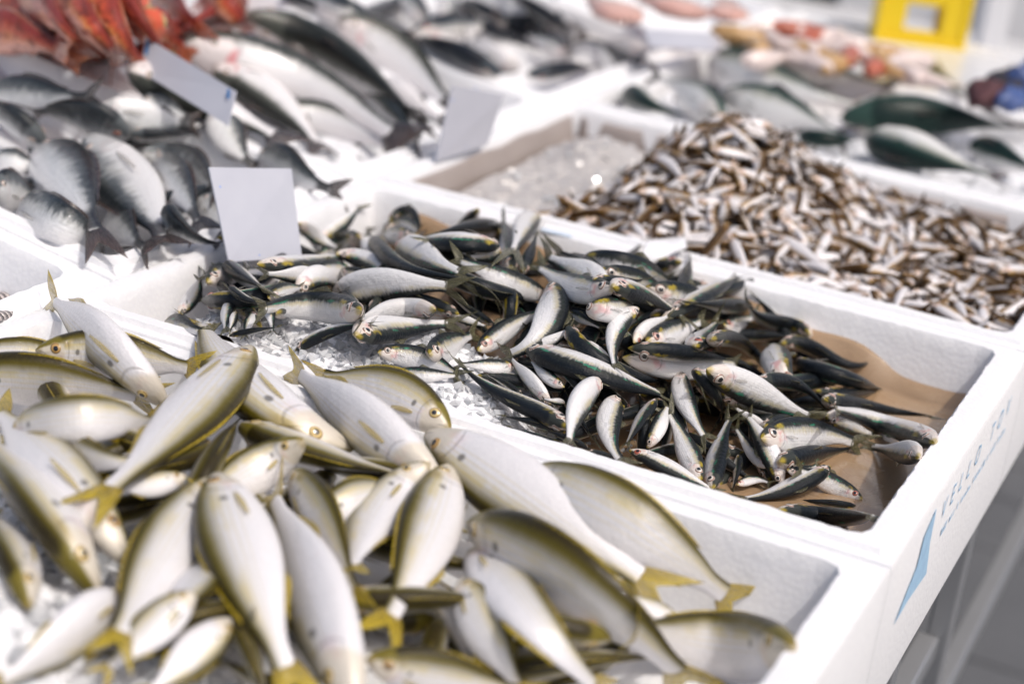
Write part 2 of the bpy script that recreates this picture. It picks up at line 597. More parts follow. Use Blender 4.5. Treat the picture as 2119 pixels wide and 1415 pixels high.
M['bass'] = fish_material("bass_skin", coat=0.6, back=(0.012, 0.014, 0.012), back2=(0.045, 0.05, 0.042), silver=(0.70, 0.70, 0.71), belly=(0.80, 0.77, 0.77),
                          edge=0.30, ragged=0.8, warm_amt=0.05, head=(0.62, 0.56, 0.55), snout=(0.16, 0.14, 0.12), snout_amt=0.4, blush=0.6, blush_col=(0.6, 0.08, 0.10),
                          scale_u=60.0, bump=0.4)
M['red'] = fish_material("red_skin", back=(0.22, 0.035, 0.03), back2=(0.50, 0.085, 0.04), silver=(0.58, 0.17, 0.11), belly=(0.70, 0.38, 0.30),
                         edge=0.45, ragged=2.2, warm=(0.65, 0.24, 0.05), warm_amt=0.7, head=(0.55, 0.12, 0.06), snout=(0.4, 0.1, 0.05), blush=0.0, mottle=0.9,
                         mottle_col=(0.17, 0.035, 0.022), scale_u=36.0, bump=0.9, speck=0.7)
M['grey'] = fish_material("grey_skin", back=(0.012, 0.016, 0.024), back2=(0.04, 0.05, 0.06), silver=(0.50, 0.51, 0.52), belly=(0.78, 0.75, 0.74),
                          edge=0.38, ragged=1.2, warm_amt=0.1, head=(0.5, 0.47, 0.45), snout=(0.2, 0.16, 0.15), snout_amt=0.3, blush=0.35, scale_u=46.0)
M['bonito'] = fish_material("bonito_skin", back=(0.008, 0.020, 0.018), back2=(0.022, 0.05, 0.040), silver=(0.68, 0.69, 0.68), belly=(0.80, 0.78, 0.76),
                            edge=0.31, ragged=0.8, warm=(0.16, 0.17, 0.05), warm_amt=0.4, head=(0.55, 0.53, 0.5), snout=(0.06, 0.07, 0.06), snout_amt=0.6, blush=0.15,
                            scale_u=90.0, bump=0.25)
M['small'] = fish_material("small_fish_skin", back=(0.045, 0.022, 0.006), back2=(0.12, 0.062, 0.015), silver=(0.64, 0.62, 0.63), belly=(0.78, 0.75, 0.76),
                           warm=(0.38, 0.22, 0.04), warm_amt=0.9, edge=0.38, ragged=0.7, head=(0.55, 0.42, 0.34), snout=(0.32, 0.19, 0.04), blush=0.2, scale_u=40.0, bump=0.3)
M['fin_dusky'] = fin_material("fin_dusky", (0.10, 0.095, 0.05), (0.13, 0.12, 0.06), edge=(0.03, 0.03, 0.025))
M['fin_yellow'] = fin_material("fin_yellow", (0.34, 0.24, 0.02), (0.56, 0.42, 0.02), edge=(0.26, 0.17, 0.015), alpha=0.78)
M['fin_dark'] = fin_material("fin_dark", (0.045, 0.04, 0.042), (0.10, 0.07, 0.06), edge=(0.02, 0.02, 0.025), alpha=0.92)
M['fin_clear'] = fin_material("fin_clear", (0.45, 0.43, 0.40), (0.40, 0.38, 0.34), edge=(0.25, 0.23, 0.2), alpha=0.45)
M['fin_pale'] = fin_material("fin_pale_yellow", (0.60, 0.47, 0.14), (0.62, 0.50, 0.16), edge=(0.45, 0.32, 0.05), alpha=0.6)
M['fin_red'] = fin_material("fin_red", (0.45, 0.09, 0.04), (0.55, 0.2, 0.1), edge=(0.2, 0.03, 0.02), alpha=0.95)
M['pupil'] = plain("black_pupil", (0.006, 0.008, 0.012), 0.08, 0.0, 0.1, 25.0, 0.0, 1.0)
M['eye'] = eye_material("eye_silver")
M['eye_gold'] = eye_material("eye_gold", red=(0.50, 0.30, 0.10), iris=(0.62, 0.46, 0.18), rim=(0.20, 0.13, 0.05), pupil_r=0.40)
M['steel'] = plain("steel_tube", (0.42, 0.43, 0.45), 0.3, 0.5, 0.08)
M['table'] = plain("table_top", (0.55, 0.55, 0.56), 0.5, 0.0, 0.1)
M['yellow'] = plain("yellow_plastic", (0.78, 0.55, 0.008), 0.4, 0.0, 0.06)
M['white_paint'] = plain("white_paint", (0.78, 0.78, 0.80), 0.45, 0.0, 0.05, 6.0)
M['dark_panel'] = plain("dark_panel", (0.05, 0.045, 0.042), 0.5, 0.0, 0.4, 9.0)
M['navy_cloth'] = plain("navy_cloth", (0.03, 0.028, 0.04), 0.8, 0.0, 0.4, 20.0, 0.5)
M['maroon_cloth'] = plain("maroon_cloth", (0.08, 0.03, 0.035), 0.8, 0.0, 0.4, 20.0, 0.5)
M['blue_bag'] = plain("blue_bag", (0.06, 0.10, 0.26), 0.35, 0.0, 0.3, 30.0, 0.5)
M['film'] = plain("white_film", (0.80, 0.80, 0.83), 0.18, 0.0, 0.06, 30.0, 0.3, 0.6)
M['pink_flesh'] = plain("pink_flesh", (0.62, 0.36, 0.30), 0.3, 0.0, 0.35, 18.0, 0.4, 0.7)
M['tan_shell'] = plain("tan_shell", (0.50, 0.30, 0.12), 0.3, 0.0, 0.45, 40.0, 0.4, 0.7)
M['rust_shell'] = plain("rust_shell", (0.42, 0.10, 0.05), 0.3, 0.0, 0.45, 40.0, 0.4, 0.7)
M['pale_shell'] = plain("pale_shell", (0.74, 0.62, 0.58), 0.3, 0.0, 0.15, 40.0, 0.4, 0.7)
M['ink'] = plain("blue_ink", (0.42, 0.64, 0.95), 0.6, 0.0, 0.25, 160.0)
M['ink_dark'] = plain("deep_blue_ink", (0.12, 0.28, 0.72), 0.6, 0.0, 0.2, 160.0)
M['strip'] = plain("blue_strip", (0.02, 0.17, 0.45), 0.4, 0.0, 0.1)

def card_material():
    k = NT("white_card")
    o = k.obj()
    base = k.mix(k.noise(o, 40.0, 3.0), (0.46, 0.47, 0.54), (0.54, 0.55, 0.61))
    return k.set(color=base, rough=0.3, coat=0.4, coat_rough=0.12)
M['card'] = card_material()

def ice_material():
    k = NT("crushed_ice")
    o = k.obj()
    n = k.noise(o, 260.0, 4.0)
    c = k.mix(n, (0.82, 0.83, 0.86), (0.93, 0.93, 0.95))
    return k.set(color=c, rough=0.16, trans=0.12, ior=1.31, coat=0.5, coat_rough=0.05, normal=k.bump(k.noise(o, 420.0, 3.0), 0.5, 0.002))
M['ice'] = ice_material()
def wet_ice_material():
    k = NT("melting_ice")
    o = k.obj()
    n = k.noise(o, 22.0, 4.0)
    return k.set(color=k.mix(n, (0.34, 0.315, 0.305), (0.56, 0.54, 0.53)), rough=0.18, coat=0.6, coat_rough=0.08, normal=k.bump(k.noise(o, 200.0, 3.0), 0.3, 0.002))
M['wet_ice'] = wet_ice_material()

def chip_material():
    k = NT("ice_chip")
    o = k.obj()
    n = k.noise(o, 300.0, 3.0)
    return k.set(color=k.mix(n, (0.80, 0.82, 0.85), (0.93, 0.94, 0.96)), rough=0.08, trans=0.45, ior=1.31, normal=k.bump(n, 0.3, 0.001))
M['chip'] = chip_material()

def paper_material():
    k = NT("wet_kraft_paper")
    o = k.obj()
    n = k.noise(o, 14.0, 5.0); f = k.noise(o, 700.0, 2.0); w = k.noise(o, 34.0, 2.0)
    c = k.mix(n, (0.28, 0.18, 0.10), (0.42, 0.29, 0.175))
    c = k.mix(k.mul(k.ss(0.62, 0.72, f), 0.4), c, (0.52, 0.40, 0.27))
    return k.set(color=c, rough=k.add(0.12, k.mul(w, 0.28)), coat=0.7, coat_rough=0.06, normal=k.bump(k.add(w, k.mul(f, 0.3)), 0.22, 0.002))
M['paper'] = paper_material()

def paper2_material():
    k = NT("grey_lining_paper")
    o = k.obj()
    n = k.noise(o, 16.0, 4.0)
    return k.set(color=k.mix(n, (0.30, 0.25, 0.225), (0.44, 0.385, 0.36)), rough=0.35, coat=0.4, coat_rough=0.1, normal=k.bump(n, 0.4, 0.004))
M['lining'] = paper2_material()

def stone_material():
    k = NT("grey_stone")
    o = k.obj()
    n = k.noise(o, 5.0, 5.0); f = k.noise(o, 90.0, 4.0)
    c = k.mix(n, (0.05, 0.055, 0.063), (0.105, 0.11, 0.12))
    c = k.mix(k.mul(f, 0.4), c, (0.22, 0.22, 0.23))
    return k.set(color=c, rough=0.6, normal=k.bump(f, 0.4, 0.004))
M['stone'] = stone_material()
M['joint'] = plain("joint_grout", (0.10, 0.10, 0.10), 0.9, 0.0, 0.2)

def prawn_material():
    k = NT("mantis_shell")
    u, v = k.uv()
    s = k.math('SINE', k.mul(u, 75.0))
    c = k.mix(k.ss(-0.2, 0.4, s), (0.07, 0.05, 0.045), (0.55, 0.49, 0.47))
    c = k.mix(k.ss(0.72, 0.95, v), c, (0.6, 0.56, 0.52))
    return k.set(color=c, rough=0.25, coat=0.7, coat_rough=0.08, normal=k.bump(s, 0.7, 0.002))
M['mantis'] = prawn_material()

# ------------------------------------------------------------------ support height map of the whole stall
GX0, GY0, GS = -1.60, -0.80, 0.003
GNX, GNY = 620, 1000
xs = GX0 + (np.arange(GNX) + 0.5) * GS
ys = GY0 + (np.arange(GNY) + 0.5) * GS
XX, YY = np.meshgrid(xs, ys, indexing='ij')
B = np.full((GNX, GNY), -0.108)
HINGE = -0.5422
TANT = 0.15
ANG = math.atan(TANT)

def tilt_z(X):
    return TANT * (HINGE - X)

def tilt_pts(v):
    v = np.asarray(v, float).copy()
    dx = v[:, 0] - HINGE; dz = v[:, 2].copy()
    v[:, 0] = HINGE + dx * math.cos(ANG) + dz * math.sin(ANG)
    v[:, 2] = -dx * math.sin(ANG) + dz * math.cos(ANG)
    return v

def bump_map(Z, mask=None):
    global B
    B = np.maximum(B, Z) if mask is None else np.where(mask, np.maximum(B, Z), B)

def look_up(Bm, x, y):
    i = np.clip(((x - GX0) / GS).astype(int), 1, GNX - 2)
    j = np.clip(((y - GY0) / GS).astype(int), 1, GNY - 2)
    return np.maximum(np.maximum(Bm[i, j], Bm[i + 1, j]), np.maximum(Bm[i, j + 1], Bm[i - 1, j]))

def splat(P):
    i = ((P[:, 0] - GX0) / GS).astype(int); j = ((P[:, 1] - GY0) / GS).astype(int)
    ok = (i >= 0) & (i < GNX) & (j >= 0) & (j < GNY)
    np.maximum.at(B, (i[ok], j[ok]), P[ok, 2])

# ------------------------------------------------------------------ the foam trays
RIM = 0.0205

def tray(x0, x1, y0, y1, zf=-0.05, H=0.108, tilted=False, label="", group="white foam fish trays on the stall", rims=(RIM, RIM, RIM, RIM)):
    """x0..y1: inner edge of the rim; rims: left, right, near, far widths."""
    rw = dict(zip('lrnf', rims))
    prof = [(-0.010, zf), (-0.0022, -0.010), (-0.0008, -0.003), (0.0006, -0.0003), (0.35, 0.0), (0.52, 0.0), (0.60, -0.0032), (0.93, -0.0034), (1.0, -0.006), (1.0, -H)]
    rad = 0.010
    step = 0.005
    path = []    # point, outward dir, width
    def edge(p, q, n, w):
        L = math.hypot(q[0] - p[0], q[1] - p[1]); k = max(2, int(L / step))
        for i in range(k + 1):
            t = i / k
            path.append((p[0] + (q[0] - p[0]) * t, p[1] + (q[1] - p[1]) * t, n[0], n[1], w, w, 0))
    def corner(cx, cy, nx, ny, wx, wy):
        path.append((cx, cy, nx, ny, wx, wy, 1))
    edge((x0 + rad, y0), (x1 - rad, y0), (0, -1), rw['n'])
    corner(x1, y0, 1, -1, rw['r'], rw['n'])
    edge((x1, y0 + rad), (x1, y1 - rad), (1, 0), rw['r'])
    corner(x1, y1, 1, 1, rw['r'], rw['f'])
    edge((x1 - rad, y1), (x0 + rad, y1), (0, 1), rw['f'])
    corner(x0, y1, -1, 1, rw['l'], rw['f'])
    edge((x0, y1 - rad), (x0, y0 + rad), (-1, 0), rw['l'])
    corner(x0, y0, -1, -1, rw['l'], rw['n'])
    n = len(path)
    corners = [(x1, y0), (x1, y1), (x0, y1), (x0, y0)]
    sx = [1, 1, -1, -1]; sy = [-1, 1, 1, -1]
    V = []
    lrng = np.random.default_rng(int(abs(x0 * 1000) + abs(y0 * 77)) + 5)
    for k, (d, z) in enumerate(prof):
        jit = 0.00025 if 2 <= k <= 3 else 0.0001 if 4 <= k <= 6 else 0.00002
        for (px, py, nx, ny, w, w2, cr) in path:
            dd = d if k < 4 else d * w
            if cr:
                sh = rad * 0.293 if k < 4 else 0.0
                V.append([px + nx * ((d * 0.7 if k < 4 else d * w) - sh), py + ny * ((d * 0.7 if k < 4 else d * w2) - sh), z])
                continue
            V.append([px + nx * dd + lrng.normal(0, jit) * abs(nx), py + ny * dd + lrng.normal(0, jit) * abs(ny), z + lrng.normal(0, jit * 0.8) * (k < 8)])
    Fc = []
    for k in range(len(prof) - 1):
        for i in range(n):
            j = (i + 1) % n
            Fc.append((k * n + i, k * n + j, (k + 1) * n + j, (k + 1) * n + i))
    # square outer corners: the outer rings of one corner are joined by a flat facet already; add floor and underside
    Fc.append(tuple(range(n - 1, -1, -1))[::-1])
    base = (len(prof) - 1) * n
    Fc.append(tuple(base + i for i in range(n))[::-1])
    V = np.array(V)
    if tilted: V = tilt_pts(V)
    c = np.array([(x0 + x1) / 2, (y0 + y1) / 2, -H])
    if tilted: c = tilt_pts(c[None])[0]
    root = empty("foam_tray", c)
    tag(root, label, "tray", group)
    o = mesh_obj("shell", V, Fc, M['foam'], root, smooth=True)
    o.data.set_sharp_from_angle(angle=math.radians(35))
    inside = (XX > x0) & (XX < x1) & (YY > y0) & (YY < y1)
    outer = (XX > x0 - rw['l']) & (XX < x1 + rw['r']) & (YY > y0 - rw['n']) & (YY < y1 + rw['f'])
    tz = tilt_z(XX) if tilted else 0.0
    bump_map(zf + tz + np.zeros_like(XX), inside)
    bump_map(tz + np.zeros_like(XX), outer & ~inside)
    return root

W, DP, PY = 0.50, 0.3517, 0.3939
tray_c = tray(-W, 0, 0, DP, label="white foam tray holding the heap of sardines beside the brown paper", group=None)
tray_a = tray(-W, 0, -PY, DP - PY, label="white foam tray in front, full of yellow-tailed fish", group=None)
tray_d = tray(-W, 0, PY, PY + DP, label="white foam tray heaped with tiny brown and silver fish", group=None)
tray_e = tray(-W, 0, 2 * PY, 2 * PY + DP, label="white foam tray of large green-backed fish behind the tiny fish", group=None)
tray_s = tray(-W, 0, 3 * PY, 3 * PY + DP, label="white foam tray of shellfish at the far end by the yellow crate", group=None)
XI = HINGE - 0.0015
tray_b = tray(XI - 0.46, XI, -0.32, 0.028, tilted=True, label="white foam tray with striped mantis shrimps, tilted next to the sardines", group=None)
tray_b2 = tray(XI - 0.50, XI, 0.070, 0.338, tilted=True, label="tilted white foam tray of dark grey sea bream behind a price card", group=None)
tray_f = tray(XI - 0.235, XI, 0.380, 0.735, tilted=True, label="tilted white foam tray of long bass with dark backs", group=None)
tray_g = tray(XI - 0.70, XI - 0.277, 0.380, 0.735, tilted=True, label="tilted white foam tray of red scorpionfish", group=None)
tray_h = tray(XI - 0.46, XI, 0.777, 1.13, tilted=True, label="tilted white foam tray of mixed grey fish behind the bass", group=None)
tray_p = tray(XI - 0.40, XI, 1.172, 1.52, tilted=True, label="tilted white foam tray with slabs of pink fish at the back", group=None)

# ------------------------------------------------------------------ linings, ice
def sheet_grid(fn, nu, nv, name, mat, parent=None, thick=0.0006, origin=None):
    P = np.array([[fn(i / nu, j / nv) for j in range(nv + 1)] for i in range(nu + 1)], float)
    n1 = (nu + 1) * (nv + 1)
    V = P.reshape(-1, 3)
    gu = np.gradient(P, axis=0); gv = np.gradient(P, axis=1)
    N = np.cross(gu, gv); N /= np.linalg.norm(N, axis=2, keepdims=True) + 1e-12
    V2 = (P - N * thick).reshape(-1, 3)
    id_ = lambda i, j: i * (nv + 1) + j
    Fc = []
    for i in range(nu):
        for j in range(nv):
            q = (id_(i, j), id_(i + 1, j), id_(i + 1, j + 1), id_(i, j + 1))
            Fc.append(q); Fc.append(tuple(n1 + a for a in q[::-1]))
    loop = [id_(i, 0) for i in range(nu)] + [id_(nu, j) for j in range(nv)] + [id_(i, nv) for i in range(nu, 0, -1)] + [id_(0, j) for j in range(nv, 0, -1)]
    for a, b in zip(loop, loop[1:] + loop[:1]):
        Fc.append((b, a, n1 + a, n1 + b))
    UV = [(i / nu, j / nv) for i in range(nu + 1) for j in range(nv + 1)]
    return mesh_obj(name, np.vstack([V, V2]), Fc, mat, parent, uvs=UV + UV, origin=origin)

def wob(x, y, s, k=0.0):
    return math.sin(x * s + 1.3 + k) * math.sin(y * s * 1.23 + 0.4 + k * 2) + 0.5 * math.sin(x * s * 2.3 + y * s * 1.7 + k)

# brown kraft paper on the floor of the sardine tray, turned up along its far wall
def paper_fn(a, b):
    x = -0.478 + 0.474 * a
    if b < 0.8:
        y = 0.006 + 0.328 * (b / 0.8); z = -0.0465 + 0.0012 * wob(x, y, 40)
    else:
        t = (b - 0.8) / 0.2
        hgt = 0.012 + 0.022 * sstep(0.0, 0.36, 1 - a) + 0.003 * math.sin(a * 33)
        y = 0.334 + 0.0135 * t - 0.006 * max(0, 0.5 + 0.5 * math.sin(a * 70)) * t * (1 - t) * 2; z = -0.0465 + hgt * t
    return (x, y, z)
paper = tag(sheet_grid(paper_fn, 60, 44, "kraft_paper", M['paper'], origin=(-0.2, 0.17, -0.047)), "wet brown kraft paper lining the floor of the sardine tray", "paper")
# grey lining in the tray of tiny fish
def lining_fn(a, b):
    y = PY + 0.008 + (DP - 0.016) * a
    if b < 0.25:
        t = b / 0.25; x = -0.4975 + 0.008 * t; z = -0.006 - 0.038 * t
    else:
        x = -0.4895 + 0.47 * (b - 0.25) / 0.75; z = -0.044
    return (x + 0.0022 + 0.0006 * math.sin(y * 60), y, z + 0.001 * wob(x, y, 50))
tag(sheet_grid(lining_fn, 50, 40, "lining_paper", M['lining'], origin=(-0.4, PY + .17, -0.045)), "greyish brown lining paper in the tray of tiny fish", "paper")
def lining2_fn(a, b):
    x = -0.487 + 0.47 * a
    return (x, PY + DP - 0.0105 + 0.008 * b + 0.0015 * math.sin(a * 50), -0.043 + 0.036 * b)
tag(sheet_grid(lining2_fn, 50, 6, "lining_paper", M['lining'], origin=(-0.3, PY + DP - .008, -0.04)), "greyish brown paper strip turned up the far wall behind the tiny fish", "paper")

def ice_bed(name, x0, x1, y0, y1, zfun, label, nchip, seed, step=0.0035, chip=(0.003, 0.008), mat='ice'):
    """a bed of crushed ice: an uneven sheet with hundreds of loose chips in it"""
    r = np.random.default_rng(seed)
    nx = int((x1 - x0) / step); ny = int((y1 - y0) / step)
    gx = np.linspace(x0, x1, nx); gy = np.linspace(y0, y1, ny)
    GXX, GYY = np.meshgrid(gx, gy, indexing='ij')
    Z = zfun(GXX, GYY)
    n1 = r.normal(0, 1, (nx, ny))
    sm = (n1 + np.roll(n1, 1, 0) + np.roll(n1, 1, 1) + np.roll(n1, -1, 0)) / 4
    Z = Z + sm * 0.0022
    V = np.stack([GXX, GYY, Z], -1).reshape(-1, 3).tolist()
    Fc = [(i * ny + j, (i + 1) * ny + j, (i + 1) * ny + j + 1, i * ny + j + 1) for i in range(nx - 1) for j in range(ny - 1)]
    mid = [0] * len(Fc)
    oct_ = np.array([(1, 0, 0), (-1, 0, 0), (0, 1, 0), (0, -1, 0), (0, 0, 1), (0, 0, -1)], float)
    of = [(0, 2, 4), (2, 1, 4), (1, 3, 4), (3, 0, 4), (2, 0, 5), (1, 2, 5), (3, 1, 5), (0, 3, 5)]
    for _ in range(nchip):
        x = r.uniform(x0 + .006, x1 - .006); y = r.uniform(y0 + .006, y1 - .006)
        z = float(zfun(np.array(x), np.array(y)))
        s = r.uniform(*chip) * r.uniform(0.6, 1.2, 3); s[2] *= 0.6
        q = np.linalg.qr(r.normal(0, 1, (3, 3)))[0]
        P = (oct_ + r.normal(0, 0.22, (6, 3))) * s
        P = P @ q.T + np.array([x, y, z + 0.001])
        b = len(V); V += P.tolist(); Fc += [(b + i, b + j, b + k) for i, j, k in of]; mid += [1] * 8
    o = mesh_obj(name, V, Fc, None, None, smooth=False, origin=((x0 + x1) / 2, (y0 + y1) / 2, -0.045), mats=[M[mat], M['chip']], midx=mid)
    tag(o, label, "ice", kind="stuff")
    splat(np.stack([GXX, GYY, Z], -1).reshape(-1, 3))
    return o

def ice_c(x, y):
    m_ = sstep(-0.475, -0.44, x) * (1 - sstep(-0.245, -0.185, x + (y - 0.03) * 0.35)) * (1 - sstep(0.10, 0.17, y))
    return -0.049 + 0.044 * m_ + 0.004 * np.sin(x * 90 + y * 40) * m_
ice_bed("crushed_ice", -0.478, -0.17, 0.004, 0.17, ice_c, "crushed ice heaped along the near rim of the sardine tray", 1100, 3, chip=(0.0018, 0.0052))
def ice_d(x, y):
    return -0.046 + 0.020 * (1 - sstep(-0.40, -0.30, x)) + 0.0012 * np.sin(x * 70) * np.sin(y * 55) + 0.02 * np.exp(-((x + .44) / .03) ** 2 - ((y - .67) / .05) ** 2)
ice_bed("crushed_ice", -0.484, -0.25, PY + 0.010, PY + DP - 0.012, ice_d, "melting crushed ice beside the heap of tiny fish", 60, 4, mat='wet_ice')
def ice_a(x, y):
    return -0.047 + 0.045 * np.exp(-((x + 0.335) / 0.075) ** 2 - ((y + 0.315) / 0.07) ** 2) + 0.004 * np.sin(x * 120) * np.sin(y * 90)
ice_bed("crushed_ice", -0.485, -0.18, -PY + 0.006, -0.16, ice_a, "crushed ice under the yellow-tailed fish in front", 600, 5, chip=(0.0025, 0.008))
def ice_f(x, y):
    return -0.026 + tilt_z(x) + 0.003 * np.sin(x * 70) * np.sin(y * 55)
ice_bed("crushed_ice", XI - 0.228, XI - 0.012, 0.392, 0.72, ice_f, "crushed ice under the long bass", 120, 6)
def ice_e(x, y):
    return -0.022 + 0.003 * np.sin(x * 60) * np.sin(y * 45)
ice_bed("crushed_ice", -0.487, -0.012, 2 * PY + 0.012, 2 * PY + DP - 0.012, ice_e, "crushed ice under the large green-backed fish", 150, 8, step=0.006)

# ------------------------------------------------------------------ where the heaps would lie
def dome(cx, cy, rx, ry):
    return np.exp(-((XX - cx) / rx) ** 2 - ((YY - cy) / ry) ** 2)
inC = (XX > -0.49) & (XX < -0.005) & (YY > 0.006) & (YY < DP - 0.006)
edge_c = sstep(0.004, 0.04, DP - YY) * sstep(-0.02, 0.03, YY)
right_c = 1 - sstep(-0.22, -0.075, XX - (0.10 - YY) * 0.22)
left_c = sstep(-0.475, -0.40, XX + (YY - 0.2) * 0.3)
HC = -0.054 + (0.040 * edge_c + 0.020 * dome(-0.27, 0.20, 0.12, 0.09)) * right_c * left_c
inA = (XX > -0.495) & (XX < -0.006) & (YY > -PY + 0.005) & (YY < -PY + DP - 0.005)
HA = -0.058 + (0.026 + 0.022 * dome(-0.33, -0.2, 0.13, 0.13)) * (1 - sstep(-0.16, -0.06, XX)) * sstep(0.0, 0.05, -0.042 - YY)
inD = (XX > -0.485) & (XX < -0.006) & (YY > PY + 0.006) & (YY < PY + DP - 0.008)
def heap_d(x, y):
    l = sstep(-0.455, -0.345, x - (y - 0.44) * 0.16)
    rr = 1 - 0.35 * sstep(-0.12, 0.0, x) * sstep(0.62, 0.75, y)
    return -0.05 + (0.034 * rr + 0.066 * np.exp(-((x + 0.285) / 0.085) ** 2 - ((y - 0.60) / 0.115) ** 2)) * l * sstep(PY + DP, PY + DP - 0.03, y)
inB2 = (XX > XI - 0.5) & (XX < XI) & (YY > 0.07) & (YY < 0.338)
HB2 = tilt_z(XX) - 0.055 + 0.026 * sstep(0.0, 0.05, 0.338 - YY)
inF = (XX > XI - 0.235) & (XX < XI) & (YY > 0.38) & (YY < 0.735)
inG = (XX > XI - 0.70) & (XX < XI - 0.277) & (YY > 0.38) & (YY < 0.735)
inH = (XX > XI - 0.46) & (XX < XI) & (YY > 0.777) & (YY < 1.13)
inE = (XX > -W) & (XX < 0) & (YY > 2 * PY) & (YY < 2 * PY + DP)
B_low = B.copy()
for mk, Z in ((inC, HC), (inA, HA), (inB2, HB2), (inF, tilt_z(XX) - 0.034), (inG, tilt_z(XX) - 0.004), (inH, tilt_z(XX) - 0.034), (inE, np.full_like(XX, -0.010))):
    bump_map(Z, mk)
    B_low = np.where(mk, np.maximum(B_low, Z - 0.016), B_low)
B_full = B.copy()

# ------------------------------------------------------------------ fish
SPEC = {
 'sardine': dict(u=[0, .015, .05, .10, .18, .28, .42, .56, .70, .82, .92, 1], top=[.006, .018, .036, .053, .073, .086, .093, .088, .072, .052, .036, .033],
                 bot=[.007, .020, .044, .066, .091, .106, .112, .102, .076, .050, .034, .031], w=[.005, .014, .029, .041, .052, .058, .058, .051, .038, .025, .015, .008],
                 L=.108, eye=(.100, .24, .032), fin='fin_dusky', eyem='eye', spread=.115, fork=.30, dorsal=(.40, .56, .035), pect=(.215, .10), anal=None),
 'bogue': dict(u=[0, .015, .05, .10, .18, .28, .42, .56, .70, .82, .92, 1], top=[.010, .028, .052, .078, .108, .134, .148, .138, .108, .072, .046, .045],
                 bot=[.010, .028, .054, .082, .116, .144, .160, .148, .114, .072, .044, .042], w=[.010, .028, .044, .060, .072, .078, .076, .064, .046, .029, .018, .010],
                 L=.097, eye=(.118, .34, .031), fin='fin_yellow', eyem='eye_gold', spread=.17, fork=.38, dorsal=(.30, .78, .013), pect=(.24, .15), anal=(.60, .80, .02)),
 'bream': dict(u=[0, .015, .05, .10, .18, .28, .42, .56, .70, .82, .92, 1], top=[.020, .055, .095, .140, .190, .220, .215, .180, .125, .072, .045, .048],
                 bot=[.015, .045, .080, .115, .155, .180, .185, .160, .115, .066, .042, .045], w=[.012, .034, .054, .072, .086, .090, .084, .068, .048, .030, .018, .010],
                 L=.118, eye=(.105, .45, .030), fin='fin_dark', eyem='eye', spread=.18, fork=.45, dorsal=(.30, .80, .03), pect=(.25, .20), anal=(.62, .82, .025)),
 'bass': dict(u=[0, .015, .05, .10, .18, .28, .42, .56, .70, .82, .92, 1], top=[.012, .035, .058, .080, .104, .122, .128, .114, .084, .056, .040, .042],
                 bot=[.012, .034, .056, .078, .104, .122, .126, .110, .080, .052, .038, .040], w=[.010, .030, .050, .068, .082, .090, .088, .072, .050, .031, .019, .010],
                 L=.21, eye=(.085, .40, .018), fin='fin_dark', eyem='eye', spread=.12, fork=.6, dorsal=(.36, .50, .03), pect=(.22, .11), anal=(.64, .74, .03)),
 'red': dict(u=[0, .015, .05, .10, .18, .28, .42, .56, .70, .82, .92, 1], top=[.025, .060, .095, .130, .165, .175, .160, .130, .095, .065, .048, .050],
                 bot=[.025, .060, .090, .115, .140, .145, .135, .110, .080, .055, .042, .045], w=[.022, .055, .085, .110, .125, .115, .095, .070, .050, .034, .022, .012],
                 L=.16, eye=(.13, .72, .034), fin='fin_red', eyem='eye_gold', spread=.085, fork=.85, dorsal=(.28, .80, .022), pect=(.27, .16), anal=(.64, .78, .02)),
 'grey': None,
 'bonito': dict(u=[0, .015, .05, .10, .18, .28, .42, .56, .70, .82, .92, 1], top=[.008, .028, .052, .078, .108, .128, .132, .112, .076, .040, .020, .018],
                 bot=[.008, .028, .052, .078, .110, .132, .136, .114, .074, .038, .019, .018], w=[.007, .026, .048, .070, .090, .102, .100, .080, .052, .028, .014, .009],
                 L=.165, eye=(.08, .25, .014), fin='fin_dark', eyem='eye', spread=.12, fork=.28, dorsal=(.32, .50, .03), pect=(.24, .10), anal=(.64, .70, .03)),
}
SPEC['grey'] = dict(SPEC['bream'], L=.11, top=[v * .82 for v in SPEC['bream']['top']], bot=[v * .82 for v in SPEC['bream']['bot']])
SB = 0.845            # share of the total length that is body; the rest is tail fin
NR, NS = 34, 18

def smooth_interp(u, xs_, ys_):
    """monotone-ish cubic through the profile points"""
    xs_ = np.asarray(xs_, float); ys_ = np.asarray(ys_, float)
    m_ = np.gradient(ys_, xs_)
    k = np.clip(np.searchsorted(xs_, u) - 1, 0, len(xs_) - 2)
    h = xs_[k + 1] - xs_[k]; t = np.clip((u - xs_[k]) / h, 0, 1)
    return (2*t**3 - 3*t**2 + 1) * ys_[k] + (t**3 - 2*t**2 + t) * h * m_[k] + (-2*t**3 + 3*t**2) * ys_[k+1] + (t**3 - t**2) * h * m_[k+1]

STAT = {}
class Spine:
    def __init__(self, P, Dv):
        seg = np.linalg.norm(np.diff(P, axis=0), axis=1)
        s = np.concatenate([[0], np.cumsum(seg)]); self.L = s[-1]; self.s = s / s[-1]
        self.P = P
        T = np.gradient(P, axis=0); T /= np.linalg.norm(T, axis=1, keepdims=True)
        Dv = Dv - (Dv * T).sum(1, keepdims=True) * T
        Dv /= np.linalg.norm(Dv, axis=1, keepdims=True)
        self.T, self.D, self.S = T, Dv, np.cross(T, Dv)
    def at(self, s, y, x):
        s = np.asarray(s, float)
        g = lambda A: np.stack([np.interp(s, self.s, A[:, k]) for k in range(3)], -1)
        ex = np.maximum(s - 1, 0)[..., None] * self.L
        return g(self.P) + self.T[-1] * ex + g(self.D) * np.asarray(y)[..., None] + g(self.S) * np.asarray(x)[..., None]

